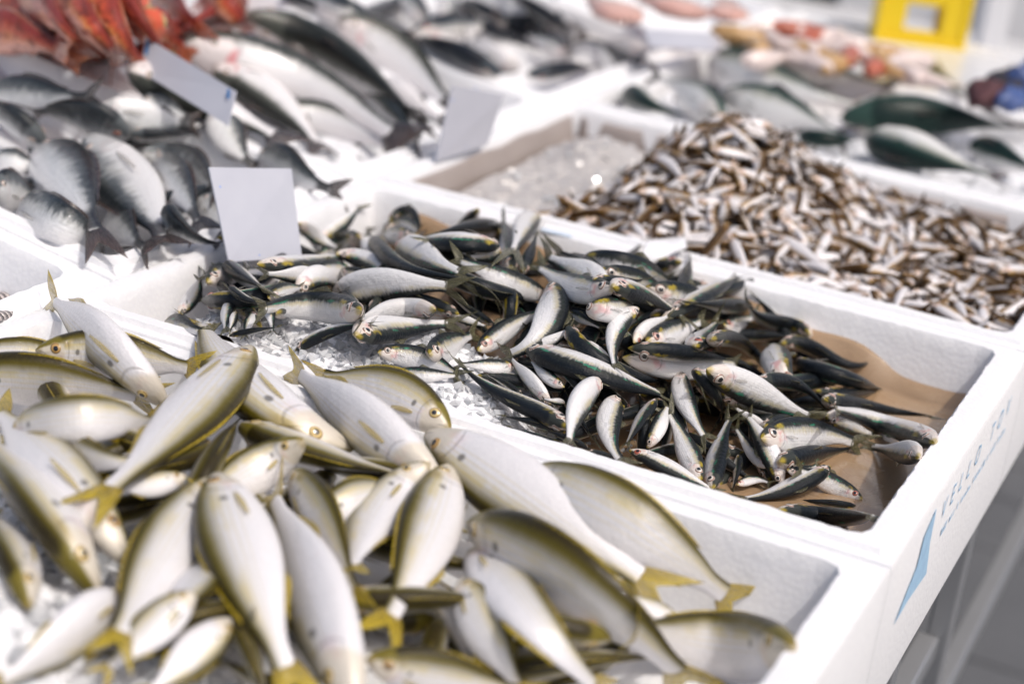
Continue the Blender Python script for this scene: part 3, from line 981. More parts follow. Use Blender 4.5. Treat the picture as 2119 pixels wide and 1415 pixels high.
def quad_faces(nr, ns, closed=True):
    f = []
    for i in range(nr - 1):
        for j in range(ns if closed else ns - 1):
            k = (j + 1) % ns
            f.append((i * ns + j, i * ns + k, (i + 1) * ns + k, (i + 1) * ns + j))
    return f

U_R = np.concatenate([np.linspace(0, 1, NR - 2) ** 1.12 * 0.985 + 0.0, [0.992, 1.0]])
U_R = np.sort(U_R)
TH = np.arange(NS) / NS * 2 * math.pi

def body_surface(sp, spine, Lr, U, th, jig=(1, 1, 1)):
    top = smooth_interp(U, sp['u'], sp['top']) * Lr * jig[0]
    bot = smooth_interp(U, sp['u'], sp['bot']) * Lr * jig[1]
    w = smooth_interp(U, sp['u'], sp['w']) * Lr * jig[2]
    w = w * (1 + 0.09 * (sstep(0.10, 0.195, U) - sstep(0.195, 0.215, U)))
    ct, st = np.cos(th), np.sin(th)
    y = np.where(ct[None] > 0, top[:, None] * ct[None], bot[:, None] * ct[None])
    x = w[:, None] * np.sign(st)[None] * np.abs(st)[None] ** 0.85
    s = np.broadcast_to((U * SB)[:, None], y.shape)
    return spine.at(s, y, x)

def thin_sheet(spine, fn, na, nb, t0):
    A, Bb = np.meshgrid(np.linspace(0, 1, na), np.linspace(-1, 1, nb), indexing='ij')
    s, y, x = fn(A, Bb)
    th = t0 * (1 - 0.9 * A) * np.sqrt(np.clip(1.02 - Bb ** 2, 0.02, 1))
    v1 = spine.at(s, y, x + th).reshape(-1, 3); v2 = spine.at(s, y, x - th).reshape(-1, 3)
    n1 = na * nb
    f = quad_faces(na, nb, False)
    f = f + [tuple(n1 + i for i in q[::-1]) for q in f]
    loop = [i * nb for i in range(na)] + [(na - 1) * nb + j for j in range(1, nb)] + [i * nb + nb - 1 for i in range(na - 2, -1, -1)] + [j for j in range(nb - 2, 0, -1)]
    for a, b in zip(loop, loop[1:] + loop[:1]): f.append((a, b, n1 + b, n1 + a))
    uv = np.stack([A, (Bb + 1) / 2], -1).reshape(-1, 2)
    return np.vstack([v1, v2]), f, np.vstack([uv, uv])

def build_fish(kind, spine, Lr, root, seed, pupils=False):
    sp = SPEC[kind]; r = np.random.default_rng(seed)
    jig = np.clip(r.normal(1, 0.075, 3), .84, 1.18)
    V = body_surface(sp, spine, Lr, U_R, TH, jig).reshape(-1, 3)
    f = quad_faces(NR, NS)
    uv = np.stack([np.repeat(U_R, NS), np.tile(1 - np.abs(1 - TH / math.pi), NR)], -1)
    tip = spine.at(np.array([-0.0]), np.array([0.0]), np.array([0.0]))[0] - spine.T[0] * 0.006 * Lr
    end = spine.at(np.array([SB]), np.array([0.0]), np.array([0.0]))[0]
    n = len(V); V = np.vstack([V, tip, end]); uv = np.vstack([uv, (0, .45), (1, .5)])
    f += [(j, n, (j + 1) % NS) for j in range(NS)]
    b0 = (NR - 1) * NS
    f += [(b0 + j, b0 + (j + 1) % NS, n + 1) for j in range(NS)]
    mesh_obj("body", V, f, M[kind], root, uvs=uv)
    # eyes
    ue, ye, re = sp['eye']; re = re * Lr
    ut = np.array([ue]); top = float(smooth_interp(ut, sp['u'], sp['top'])[0]) * Lr * jig[0]; wd = float(smooth_interp(ut, sp['u'], sp['w'])[0]) * Lr * jig[2]
    y0 = ye * top; x0 = wd * max(0.05, 1 - ye * ye) ** 0.5
    dm = .6 if kind == 'bogue' else .85
    rings, seg = [(0.0, .42 * dm), (.35, .38 * dm), (.7, .26 * dm), (.95, .05), (1.08, -.22)], 14
    for sd in (1, -1):
        ev, euv = [], []
        for q, (rr, hh) in enumerate(rings):
            for k in range(seg if q else 1):
                a = 2 * math.pi * k / seg
                dy = rr * re * math.sin(a); ds = rr * re * math.cos(a) / spine.L
                uu = np.array([min(max(ue + ds / SB, 0.004), 0.3)])
                tl = float(smooth_interp(uu, sp['u'], sp['top'])[0]) * Lr * jig[0]
                wl_ = float(smooth_interp(uu, sp['u'], sp['w'])[0]) * Lr * jig[2] * (1 + .09 * float(sstep(0.10, 0.195, uu)[0]))
                cy_ = min(max((y0 + dy) / tl, -0.97), 0.97)
                xx = wl_ * (1 - cy_ * cy_) ** 0.425 + hh * re
                ev.append(spine.at(np.array([ue * SB + ds]), np.array([y0 + dy]), np.array([sd * xx]))[0])
                euv.append((0.5 + 0.5 * min(rr, 1) * math.cos(a), 0.5 + 0.5 * min(rr, 1) * math.sin(a)))
        ef = [(0, 1 + k, 1 + (k + 1) % seg) for k in range(seg)]
        for q in range(len(rings) - 2):
            for k in range(seg):
                a, b = 1 + q * seg + k, 1 + q * seg + (k + 1) % seg
                ef.append((a, a + seg, b + seg, b))
        eo = mesh_obj("eye", ev, ef, M[sp['eyem']], root, uvs=euv)
        if pupils:
            pv = [ev[0] + (ev[0] - np.mean(ev[1:1 + seg], axis=0)) * 0.35]
            for q in (1, 2):
                f_ = 1.0 if q == 1 else 0.28
                for k in range(seg):
                    e1, e2 = np.asarray(ev[1 + k]), np.asarray(ev[1 + seg + k])
                    up = (np.asarray(ev[0]) - np.mean(ev[1 + 2 * seg:1 + 3 * seg], axis=0)); up = up / (np.linalg.norm(up) + 1e-9)
                    pv.append(e1 + (e2 - e1) * (0.0 if q == 1 else 0.30) + up * re * 0.03)
            pf = [(0, 1 + k, 1 + (k + 1) % seg) for k in range(seg)] + [(1 + k, 1 + seg + k, 1 + seg + (k + 1) % seg, 1 + (k + 1) % seg) for k in range(seg)]
            mesh_obj("pupil", pv, pf, M['pupil'], eo)
    fin = M[sp['fin']]
    ped = sp['top'][-1] * Lr
    fork, spread = sp['fork'], sp['spread'] * (0.82 if kind == 'bogue' else 1.0) * Lr * r.uniform(.75, 1.15)
    curl = r.normal(0, 0.012) * Lr; asym = r.uniform(.85, 1.1)
    def tail(a, b):
        ab = np.abs(b)
        ln = fork + (1 - fork) * ab ** 1.3
        ln = np.where(b < 0, ln * asym, ln)
        s = SB - 0.018 + a * ln * (1 - SB + 0.02)
        y = b * (ped * 0.9 + (spread - ped) * (a * ln) ** 0.75)
        return s, y, curl * a * a + 0.006 * Lr * a * np.sin(b * 5 + seed)
    v, q, t = thin_sheet(spine, tail, 9, 13, 0.010 * Lr)
    mesh_obj("tail_fin", v, q, fin, root, uvs=t)
    d0, d1, dh = sp['dorsal']
    tops = lambda uu: smooth_interp(uu, sp['u'], sp['top']) * Lr * jig[0]
    def dorsal(a, b):
        t = (b + 1) / 2; uu = d0 + (d1 - d0) * t
        h = dh * Lr * np.sin(np.clip(t * 1.25, 0, 1) ** 0.55 * math.pi * 0.92) * a
        return (uu + a * 0.035) * SB, tops(uu) * 0.96 + h, 0.004 * Lr * a * np.sin(t * 9)
    v, q, t = thin_sheet(spine, dorsal, 5, 12, 0.006 * Lr)
    mesh_obj("dorsal_fin", v, q, fin, root, uvs=t)
    p0, pl = sp['pect']
    for sd in (1, -1):
        lift = r.uniform(.006, .035)
        if r.random() < .3: continue
        def pect(a, b):
            uu = p0 + a * pl
            yy = -0.25 * float(np.interp(p0, sp['u'], sp['bot'])) * Lr - a * 0.02 * Lr + b * pl * 0.10 * Lr * np.sin(np.clip(0.15 + a * 0.95, 0, 1) * math.pi * 0.85) ** 0.8
            ww = np.interp(uu, sp['u'], sp['w']) * Lr * jig[2]; bb = np.interp(uu, sp['u'], sp['bot']) * Lr * jig[1]
            xx = ww * np.sqrt(np.clip(1 - (yy / bb) ** 2, 0.05, 1)) + (0.006 + lift * a) * Lr
            return uu * SB, yy, sd * xx
        v, q, t = thin_sheet(spine, pect, 7, 7, 0.005 * Lr)
        mesh_obj("pectoral_fin", v, q, M['fin_clear'] if kind != 'bogue' else M['fin_pale'], root, uvs=t)
    if sp['anal']:
        a0, a1, ah = sp['anal']
        def anal(a, b):
            t = (b + 1) / 2; uu = a0 + (a1 - a0) * t
            h = ah * Lr * np.sin(np.clip(t * 1.3, 0, 1) ** 0.5 * math.pi * 0.9) * a
            bt = smooth_interp(uu, sp['u'], sp['bot']) * Lr * jig[1]
            return (uu + a * 0.03) * SB, -(bt * 0.96 + h), 0.003 * Lr * a * np.sin(t * 7)
        v, q, t = thin_sheet(spine, anal, 4, 9, 0.006 * Lr)
        mesh_obj("anal_fin", v, q, fin, root, uvs=t)

T_S = np.linspace(0, 1, 31)
ZS = np.arange(0.20, -0.12, -0.002)

def place(kind, pts, side, a, scale, Bm, lift=0.0, zmax=None):
    """lay a fish along a line of the photograph, as deep on the heap as what lies beneath allows"""
    sp = SPEC[kind]
    pts = np.array(pts, float)
    ch = np.concatenate([[0], np.cumsum(np.linalg.norm(np.diff(pts, axis=0), axis=1))]); ch /= ch[-1]
    deg = min(len(pts) - 1, 3)
    cx, cy = np.polyfit(ch, pts[:, 0], deg), np.polyfit(ch, pts[:, 1], deg)
    px, py = np.polyval(cx, T_S), np.polyval(cy, T_S)
    Rv = np.array([ray(x, y) for x, y in zip(px, py)])
    Lr = sp['L'] * scale
    rad = 0.5 * (sp['top'][6] + sp['bot'][6]) * Lr * 0.5 * np.clip(0.35 + np.sin(np.clip(T_S * 1.15, 0, 1) * math.pi), 0.3, 1)
    tt = (ZS[None, :] - CAM[2]) / Rv[:, 2:3]
    X = CAM[0] + Rv[:, 0:1] * tt; Y = CAM[1] + Rv[:, 1:2] * tt
    if kind == 'sardine':      # they lie inside the tray, against its near wall, not on top of the rim
        Bm = np.where((YY < 0.007) & (YY > -0.06), -0.06, Bm)
    if kind == 'bogue':        # those along the far wall lean up against it
        Bm = np.where(inA & (YY > -0.14) & (XX < -0.06), np.maximum(Bm, -0.028 + 0.032 * sstep(-0.12, -0.045, YY)), Bm)
    h = look_up(Bm, X, Y)
    hit = ZS[None, :] - h <= rad[:, None]
    k = np.where(hit.any(1), hit.argmax(1), len(ZS) - 1)
    z = ZS[k]
    c = np.polyfit(T_S, z, 2)
    zf = np.polyval(c, T_S)
    res = z - zf
    zf = zf + 0.35 * np.clip(res.max(), 0, 0.02)
    tt = (zf - CAM[2]) / Rv[:, 2]
    P = CAM + Rv * tt[:, None]
    # keep the slope of the fish within reason
    seg = np.linalg.norm(np.diff(P[:, :2], axis=0), axis=1).sum()
    dz = zf[-1] - zf[0]
    lim = 0.55 * seg
    if abs(dz) > lim:
        zf = zf - (dz - math.copysign(lim, dz)) * (T_S - 0.5)
        tt = (zf - CAM[2]) / Rv[:, 2]; P = CAM + Rv * tt[:, None]
    P[:, 2] += lift
    T = np.gradient(P, axis=0)
    Pn = np.cross(Rv, T); Pn /= np.linalg.norm(Pn, axis=1, keepdims=True)
    im = ROT @ Pn[15]
    want = {'U': (0, 1), 'D': (0, -1), 'L': (-1, 0), 'R': (1, 0)}[side]
    if im[0] * want[0] + im[1] * want[1] < 0: Pn = -Pn
    Nn = np.cross(T, Pn); Nn /= np.linalg.norm(Nn, axis=1, keepdims=True)
    if (Nn[15] * Rv[15]).sum() > 0: Nn = -Nn
    aa = math.radians(min(88, a + 20) if a >= 18 else a + 4)
    spine = Spine(P, math.cos(aa) * Pn + math.sin(aa) * Nn)
    lpx = np.linalg.norm(np.diff(np.stack([px, py], 1), axis=0), axis=1).sum()
    l3 = lpx / F_PX * float((ROT[2] @ (P[15] - CAM)))
    STAT.setdefault(kind, []).append((l3, spine.L))
    Lr = float(np.clip(l3 * 1.06, 0.70 * Lr, 1.25 * Lr)) * 0.5 + 0.5 * Lr
    Lr = min(Lr, 1.02 * spine.L)
    Q = body_surface(sp, spine, Lr, np.linspace(0, 1, 90), np.linspace(0, 2 * math.pi, 30)).reshape(-1, 3)
    return spine, Lr, Q

def add_fish(kind, name, cat, label, group, pts, side, a, scale, Bm, seed, update=True):
    spine, Lr, Q = place(kind, pts, side, a, scale, Bm)
    lo = Q.min(0); c = Q.mean(0)
    root = empty(name, (c[0], c[1], lo[2]))
    tag(root, label, cat, group)
    build_fish(kind, spine, Lr, root, seed, pupils=kind in ('sardine', 'bogue') and 'buried' not in label)
    if update:
        zc = spine.P[:, 2].mean()
        Q = Q.copy(); zl = np.interp(np.repeat(np.linspace(0, 1, 90), 30), T_S, spine.P[:, 2]); Q[:, 2] = zl + 0.5 * (Q[:, 2] - zl)
        splat(Q)
    return root

def parse(txt):
    out = []
    for ln in txt.strip().splitlines():
        t = ln.split(); pts = [tuple(map(float, q.split(','))) for q in t if ',' in q]
        side, a, sc = t[len(pts):]
        out.append((pts, side, int(a), float(sc)))
    return out

def looks(a, words):
    return words[0] if a >= 50 else words[1] if a >= 20 else words[2] if a >= -9 else words[3]

def label_all(specs, noun, words, dirs, marks):
    """a label for every fish of a heap: how it lies, which way it points, what it lies beside; the rest by order"""
    base = []
    for pts, side, a, sc in specs:
        p = np.array(pts); h, t = p[0], p[-1]; d = h - t
        mid = p[len(p) // 2]
        dev = abs(np.cross(t - h, mid - h)) / (np.linalg.norm(d) ** 2 + 1)
        pose = "curved " if dev > 0.09 else ""
        way = dirs[(0 if d[0] > 0 else 1) if abs(d[0]) > 1.25 * abs(d[1]) else (2 if d[1] < 0 else 3)]
        mk = min(marks, key=lambda q: (q[1] - mid[0]) ** 2 + (q[2] - mid[1]) ** 2)[0]
        if len((pose + looks(a, words) + " " + noun + " " + mk + " nose " + way).split()) > 12: pose = ""
        base.append((f"{pose}{looks(a, words)} {noun} {mk}, nose {way}", mid[1]))
    out = [b[0] for b in base]
    seen = {}
    for i, (b, y) in enumerate(base): seen.setdefault(b, []).append((y, i))
    ords = ["second", "third", "fourth", "fifth", "sixth", "seventh", "eighth", "ninth"]
    for b, l in seen.items():
        if len(l) == 1: continue
        l.sort(reverse=True)
        for k, (y, i) in enumerate(l):
            out[i] = b + (", nearest us" if k == 0 else ", farthest back" if k == len(l) - 1 else f", {ords[k - 1]} nearest us")
    return out

def heap(kind, name, cat, txt, words, dirs, marks, noun, group, seed):
    sp = parse(txt)
    for i, ((pts, side, a, sc), lab) in enumerate(zip(sp, label_all(sp, noun, words, dirs, marks))):
        add_fish(kind, name, cat, lab, group, pts, side, a, sc, B, seed + i)

def fillers(kind, name, cat, label, group, n, poly, length_px, seed, scale=1.0):
    """fish lying deeper in the heap, seen only through the gaps"""
    r = np.random.default_rng(seed)
    poly = np.array(poly, float)
    k = 0
    while k < n:
        x = r.uniform(poly[:, 0].min(), poly[:, 0].max()); y = r.uniform(poly[:, 1].min(), poly[:, 1].max())
        inside = False
        for (x1, y1), (x2, y2) in zip(poly, np.roll(poly, -1, 0)):
            if (y1 > y) != (y2 > y) and x < (x2 - x1) * (y - y1) / (y2 - y1) + x1: inside = not inside
        if not inside: continue
        an = r.uniform(0, 2 * math.pi); l = length_px * r.uniform(.85, 1.1)
        d = np.array([math.cos(an), math.sin(an) * 0.6]) * l / 2
        p = np.array([x, y]); b = np.array([-d[1], d[0]]) * r.uniform(-.15, .15)
        add_fish(kind, name, cat, label, group, [p + d, p + b, p - d], 'U' if r.random() < .6 else 'D', int(r.choice([55, 65, 75])), scale, B, seed * 100 + k)
        k += 1

# ================================================================== the fish, heap by heap
B = B_low.copy()
fillers('sardine', 'sardine', 'sardine', "sardine buried under the others in the sardine heap", "sardines buried in the heap", 95,
        [(640, 480), (1060, 500), (1560, 600), (1740, 760), (1700, 960), (1500, 990), (1180, 880), (1020, 740), (760, 640), (600, 600), (430, 630)], 260, 11, 1.0)
fillers('bogue', 'striped_fish', 'fish', "yellow-striped fish buried under the others in front", "striped fish buried in the front heap", 34,
        [(0, 900), (500, 820), (900, 1000), (1250, 1300), (1200, 1415), (330, 1415), (280, 1090), (0, 1050)], 430, 12)
fillers('bream', 'sea_bream', 'fish', "sea bream buried under the others behind the price card", "sea bream buried in their heap", 8,
        [(0, 260), (420, 260), (430, 450), (230, 480), (0, 400)], 190, 13, .8)
fillers('grey', 'grey_fish', 'fish', "grey fish buried under the others in the back tray", "grey fish buried in the back tray", 6,
        [(700, 0), (1200, 0), (1250, 120), (1050, 120)], 190, 14, .8)
fillers('red', 'red_scorpionfish', 'fish', "red scorpionfish buried under the others", "red scorpionfish buried in their heap", 12,
        [(20, 20), (480, -10), (420, 90), (220, 120)], 170, 15, .9)
B = np.maximum(B, B_full)

heap('bonito', 'bonito', 'fish', BONITO, ["dark green-backed", "half-turned green-backed", "pale-flanked", "white-bellied"],
     ["towards the table edge", "towards the inner trays", "to the back", "to the front"],
     [("behind the heap of tiny fish", 1650, 250), ("by the far tray corner", 1380, 190), ("along the shellfish", 1700, 150), ("near the table edge", 2050, 300)],
     "large fish", "large fish in the tray behind the tiny ones", 1000)
heap('grey', 'grey_fish', 'fish', GREY, ["dark-backed", "half-turned dark", "grey-sided", "white-bellied"],
     ["towards the table edge", "away from the table edge", "to the back", "to the front"],
     [("behind the bass", 760, 30), ("in the back tray's middle", 930, 60), ("by the back tray's near rim", 1060, 120), ("by the pink slabs", 1230, 100)],
     "grey fish", "grey fish in the back tray", 1100)
heap('red', 'red_scorpionfish', 'fish', RED, ["mottled", "mottled", "mottled", "mottled"],
     ["towards the table edge", "away from the table edge", "to the back", "to the front"],
     [("by the tray rim", 60, 90), ("in the middle of the red heap", 210, 60), ("behind the blue-cornered card", 330, 60), ("beside the dark bass", 450, 40)],
     "red scorpionfish", "red scorpionfish in the tilted tray", 1200)
heap('bass', 'sea_bass', 'fish', BASS, ["black-backed", "olive-backed", "pale", "white-bellied"],
     ["towards the table edge", "towards the red fish", "towards the red fish", "to the front"],
     [("behind the long card", 450, 210), ("in the middle of the bass tray", 640, 160), ("beside the second price card", 840, 170), ("on the ice at the near end", 760, 260)],
     "bass", "bass in the tilted tray", 1300)
heap('bream', 'sea_bream', 'fish', BREAM, ["dark-backed", "dark grey", "silver grey", "pale-bellied"],
     ["towards the price card", "away from the price card", "to the back", "to the front"],
     [("by the tray's near rim", 180, 470), ("beside the big dark bream", 150, 370), ("beside the price card", 430, 400), ("under the bass tray's rim", 300, 240), ("at the inner end", 20, 330)],
     "sea bream", "sea bream behind the price card", 1400)
heap('sardine', 'sardine', 'sardine', SARD, ["dark-backed", "dark-sided", "silver-flanked", "white-bellied"],
     ["towards the table edge", "towards the inner trays", "to the back", "to the front"],
     [("at the price card's foot", 520, 580), ("behind the price card", 740, 450), ("beside the crushed ice", 680, 700), ("on the heap's crest", 960, 560), ("under the far rim", 1320, 540),
      ("in mid-heap", 1150, 700), ("by the big-eyed one", 960, 700), ("on the front slope", 1200, 850), ("over the near rim", 1350, 960), ("facing the brown paper", 1650, 760),
      ("in the brown-paper corner", 1620, 1010), ("at the heap's far end", 1560, 680)],
     "sardine", "sardines in the middle tray", 2000)
heap('bogue', 'striped_fish', 'fish', BOGUE, ["olive-backed", "half-turned olive", "yellow-edged", "white-bellied"],
     ["towards the table edge", "towards the inner trays", "to the back", "to the front"],
     [("by the inner tray corner", 150, 740), ("beside the front ice", 120, 1120), ("in the front heap's middle", 520, 1050), ("along the sardine tray's rim", 720, 830), ("at the near end", 380, 1340),
      ("towards the bare tray floor", 1300, 1150), ("below the table-edge rim", 1480, 1300), ("beside the broad-bellied fish", 880, 1150)],
     "striped fish", "yellow-tailed fish in the front tray", 3000)


# ------------------------------------------------------------------ the heap of tiny fish
def tiny_mesh(bend, roll, seed):
    L = 0.050
    sp = SPEC['sardine']
    t = np.linspace(0, 1, 15)
    P = np.stack([(t - .5) * L, bend * L * (1 - (2 * t - 1) ** 2), 0.02 * L * np.sin(t * 5 + seed)], -1)
    Dv = np.tile(np.array([0, math.cos(roll), math.sin(roll)]), (15, 1))
    s = Spine(P, Dv)
    U = np.array([0, .03, .09, .17, .27, .40, .55, .70, .84, .94, 1.0]); th = np.arange(10) / 10 * 2 * math.pi
    V = body_surface(sp, s, L * 0.98, U, th).reshape(-1, 3)
    f = quad_faces(len(U), 10)
    uv = np.stack([np.repeat(U, 10), np.tile(1 - np.abs(1 - th / math.pi), len(U))], -1)
    def tail(a, b):
        ln = .4 + .6 * np.abs(b)
        return SB - .02 + a * ln * .17, b * (.034 + .09 * a * ln) * L, 0 * a
    v2, f2, _ = thin_sheet(s, tail, 3, 5, 0.01 * L)
    n = len(V)
    V = np.vstack([V, v2]); uv = np.vstack([uv, np.tile((0.97, 0.15), (len(v2), 1))])
    f = f + [tuple(n + i for i in q) for q in f2]
    # the dark eye bead on either flank
    for sd in (1, -1):
        c = s.at(np.array([.09]), np.array([.018 * L]), np.array([sd * .044 * L]))[0]
        o6 = np.array([(1, 0, 0), (-1, 0, 0), (0, 1, 0), (0, -1, 0), (0, 0, 1), (0, 0, -1)]) * 0.026 * L
        n = len(V); V = np.vstack([V, c + o6]); uv = np.vstack([uv, np.tile((0.05, 0.02), (6, 1))])
        f = f + [tuple(n + i for i in q) for q in [(0, 2, 4), (2, 1, 4), (1, 3, 4), (3, 0, 4), (2, 0, 5), (1, 2, 5), (3, 1, 5), (0, 3, 5)]]
    return V, f, uv

TINY = [tiny_mesh(b, math.radians(rl), i) for i, (b, rl) in enumerate([(0, 10), (.04, 40), (-.05, 0), (.08, 60), (-.03, 75), (.02, -15), (-.09, 30), (.05, 5)])]

def tiny_pose(x, y, zadd, r):
    e = 0.006
    hx = (heap_d(np.array(x + e), np.array(y)) - heap_d(np.array(x - e), np.array(y))) / (2 * e)
    hy = (heap_d(np.array(x), np.array(y + e)) - heap_d(np.array(x), np.array(y - e))) / (2 * e)
    n = Vector((-float(hx), -float(hy), 1)).normalized()
    q = n.to_track_quat('Z', 'Y').to_matrix().to_4x4()
    rot = Matrix.Rotation(r.uniform(0, 2 * math.pi), 4, 'Z') @ Matrix.Rotation(r.normal(0, 0.22), 4, 'Y') @ Matrix.Rotation(r.normal(0, .35) + (math.pi if r.random() < .4 else 0), 4, 'X')
    s = float(np.clip(r.normal(1.0, .16), .65, 1.4))
    return Matrix.Translation((x, y, float(heap_d(np.array(x), np.array(y))) + zadd)) @ q @ rot @ Matrix.Scale(s, 4)

r = np.random.default_rng(21)
spots = []
while len(spots) < 1500:
    x = r.uniform(-0.43, -0.014); y = r.uniform(PY + 0.012, PY + DP - 0.016)
    if float(heap_d(np.array(x), np.array(y))) < -0.040 and r.random() > .12: continue
    spots.append((x, y))
V, Fc, UVs, off = [], [], [], 0
for k, (x, y) in enumerate(spots[:1100]):
    v, f, uv = TINY[k % len(TINY)]
    Mx = np.array(tiny_pose(x, y, r.uniform(-0.006, 0.003), r))
    V.append(v @ Mx[:3, :3].T + Mx[:3, 3]); UVs.append(uv)
    Fc += [tuple(off + i for i in q) for q in f]; off += len(v)
# the body of the heap that all of them lie on
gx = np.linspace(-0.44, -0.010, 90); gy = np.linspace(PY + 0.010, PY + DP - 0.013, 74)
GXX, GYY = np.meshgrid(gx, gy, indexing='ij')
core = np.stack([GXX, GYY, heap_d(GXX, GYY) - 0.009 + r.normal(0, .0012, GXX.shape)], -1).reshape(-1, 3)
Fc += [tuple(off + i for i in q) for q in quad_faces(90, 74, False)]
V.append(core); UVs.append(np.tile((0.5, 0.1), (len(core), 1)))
tag(mesh_obj("small_fish_heap", np.vstack(V), Fc, M['small'], None, uvs=np.vstack(UVs), origin=(-0.2, PY + .17, -0.04)),
    "deeper mass of tiny brown and silver fish in the far tray", "fish heap", kind="stuff")
tiny_me = []
for v, f, uv in TINY:
    o = mesh_obj("small_fish", v, f, M['small'], None, uvs=uv)
    tiny_me.append(o.data); bpy.data.objects.remove(o)
top = spots[1100:]
cand = [(x, y) for x, y in top]
# spread the 300 that lie on top evenly
chosen = []
for tries in range(20000):
    x = r.uniform(-0.42, -0.016); y = r.uniform(PY + 0.014, PY + DP - 0.02)
    if float(heap_d(np.array(x), np.array(y))) < -0.036: continue
    dmin = 0.0165 if tries < 8000 else 0.012
    if all((x - a) ** 2 + (y - b) ** 2 > dmin ** 2 for a, b in chosen): chosen.append((x, y))
    if len(chosen) == 300: break
for k, (x, y) in enumerate(chosen):
    o = bpy.data.objects.new("small_fish", tiny_me[k % len(tiny_me)])
    o.matrix_world = tiny_pose(x, y, r.uniform(0.003, 0.007), r)
    COL.objects.link(o)
    cx_, cy_ = chosen[k]
    wh = "on the peak of" if (cx_ + .285) ** 2 + (cy_ - .6) ** 2 < .0045 else "at the icy foot of" if cx_ < -.34 else "at the table-edge end of" if cx_ > -.11 else "on the front slope of" if cy_ < .52 else "on the rear slope of"
    tag(o, f"tiny brown-backed silver fish {wh} the far heap", "fish", f"tiny fish {wh} the far heap")

# ------------------------------------------------------------------ mantis shrimps in the tray beside the sardines
def mantis(p0, p1, label, seed):
    r_ = np.random.default_rng(seed)
    t = np.linspace(0, 1, 41)
    P = np.outer(1 - t, p0) + np.outer(t, p1); L = np.linalg.norm(np.array(p1) - p0)
    P[:, 2] += 0.05 * L * np.sin(t * math.pi)
    s = Spine(P, np.tile((0, 0, 1.0), (41, 1)))
    U = np.linspace(0, 1, 41); seg = 1 + 0.10 * np.abs(np.sin(U * 11 * math.pi)); prof = np.interp(U, [0, .05, .3, .8, .95, 1], [.35, .75, .9, 1, .8, .35]) * seg
    th = np.arange(12) / 12 * 2 * math.pi
    ct = np.cos(th); st = np.sin(th)
    y = prof[:, None] * np.where(ct > 0, .055, .03)[None] * ct[None] * L; x = prof[:, None] * .085 * L * st[None]
    V = s.at(np.broadcast_to(U[:, None], y.shape), y, x).reshape(-1, 3)
    uv = np.stack([np.repeat(U, 12), np.tile(1 - np.abs(1 - th / math.pi), 41)], -1)
    root = empty("mantis_shrimp", V.mean(0) * np.array([1, 1, 0]) + np.array([0, 0, V[:, 2].min()]))
    tag(root, label, "shrimp", "mantis shrimps beside the sardines")
    mesh_obj("body", V, quad_faces(41, 12) + [tuple(range(12)), tuple(range(40 * 12, 41 * 12))[::-1]], M['mantis'], root, uvs=uv)
    def fan(a, b): return 0.97 + a * .13, 0 * a, b * (.05 + .08 * a) * L
    v, f, t_ = thin_sheet(s, lambda a, b: (0.97 + a * .13, 0.01 * L * a, b * (.05 + .08 * a) * L), 4, 9, .004 * L)
    mesh_obj("tail_fan", v, f, M['mantis'], root, uvs=t_)
    return root
def tp(x, y, z):
    return tilt_pts(np.array([[x, y, z]]))[0]
for i, (a, b, lab) in enumerate([((70, 612), (-60, 640), "striped mantis shrimp lying deepest by the tray wall"),
                                 ((72, 628), (-50, 668), "striped mantis shrimp lying in the middle of the three"),
                                 ((40, 650), (-70, 690), "striped mantis shrimp nearest the front tray's rim")]):
    mantis(on_z(*a, -.036 + .012 * i), on_z(*b, -.026 + .012 * i), lab, 40 + i)

# ------------------------------------------------------------------ price cards
def card(c4, label, strips=None, thick=0.0014, marks=()):
    """a plastic card through four corners: bottom left, bottom right, top right, top left"""
    c4 = np.array(c4, float)
    n = np.cross(c4[1] - c4[0], c4[3] - c4[0]); n /= np.linalg.norm(n)
    root = empty("price_card", (c4[0] + c4[1]) / 2)
    tag(root, label, "card")
    V = np.vstack([c4, c4 + n * thick])
    mesh_obj("card_panel", V, [(0, 3, 2, 1), (4, 5, 6, 7), (0, 1, 5, 4), (1, 2, 6, 5), (2, 3, 7, 6), (3, 0, 4, 7)], M['card'], root, smooth=False)
    front = n if (n @ (CAM - c4[0])) > 0 else -n
    base = c4 + (n * thick if front @ n > 0 else 0)
    pt = lambda a, b: base[0] + (base[1] - base[0]) * a + (base[3] - base[0]) * b + front * 0.0003
    for k, (a0, a1, b0, b1) in enumerate(strips or []):
        mesh_obj("blue_strip", [pt(a0, b0), pt(a1, b0), pt(a1, b1), pt(a0, b1)], [(0, 1, 2, 3)], M['strip'], root, smooth=False)
    if marks:
        vv, ff = [], []
        for a, b, s in marks:
            k = len(vv)
            for q in range(6):
                an = q * math.pi / 3 + a * 9
                vv.append(pt(a + s * math.cos(an) * .7, b + s * math.sin(an) * (.6 + .4 * ((q * 7) % 3) / 2)))
            ff.append(tuple(range(k, k + 6)))
        mesh_obj("ink_traces", vv, ff, M['ink_dark'], root, smooth=False)
    return root

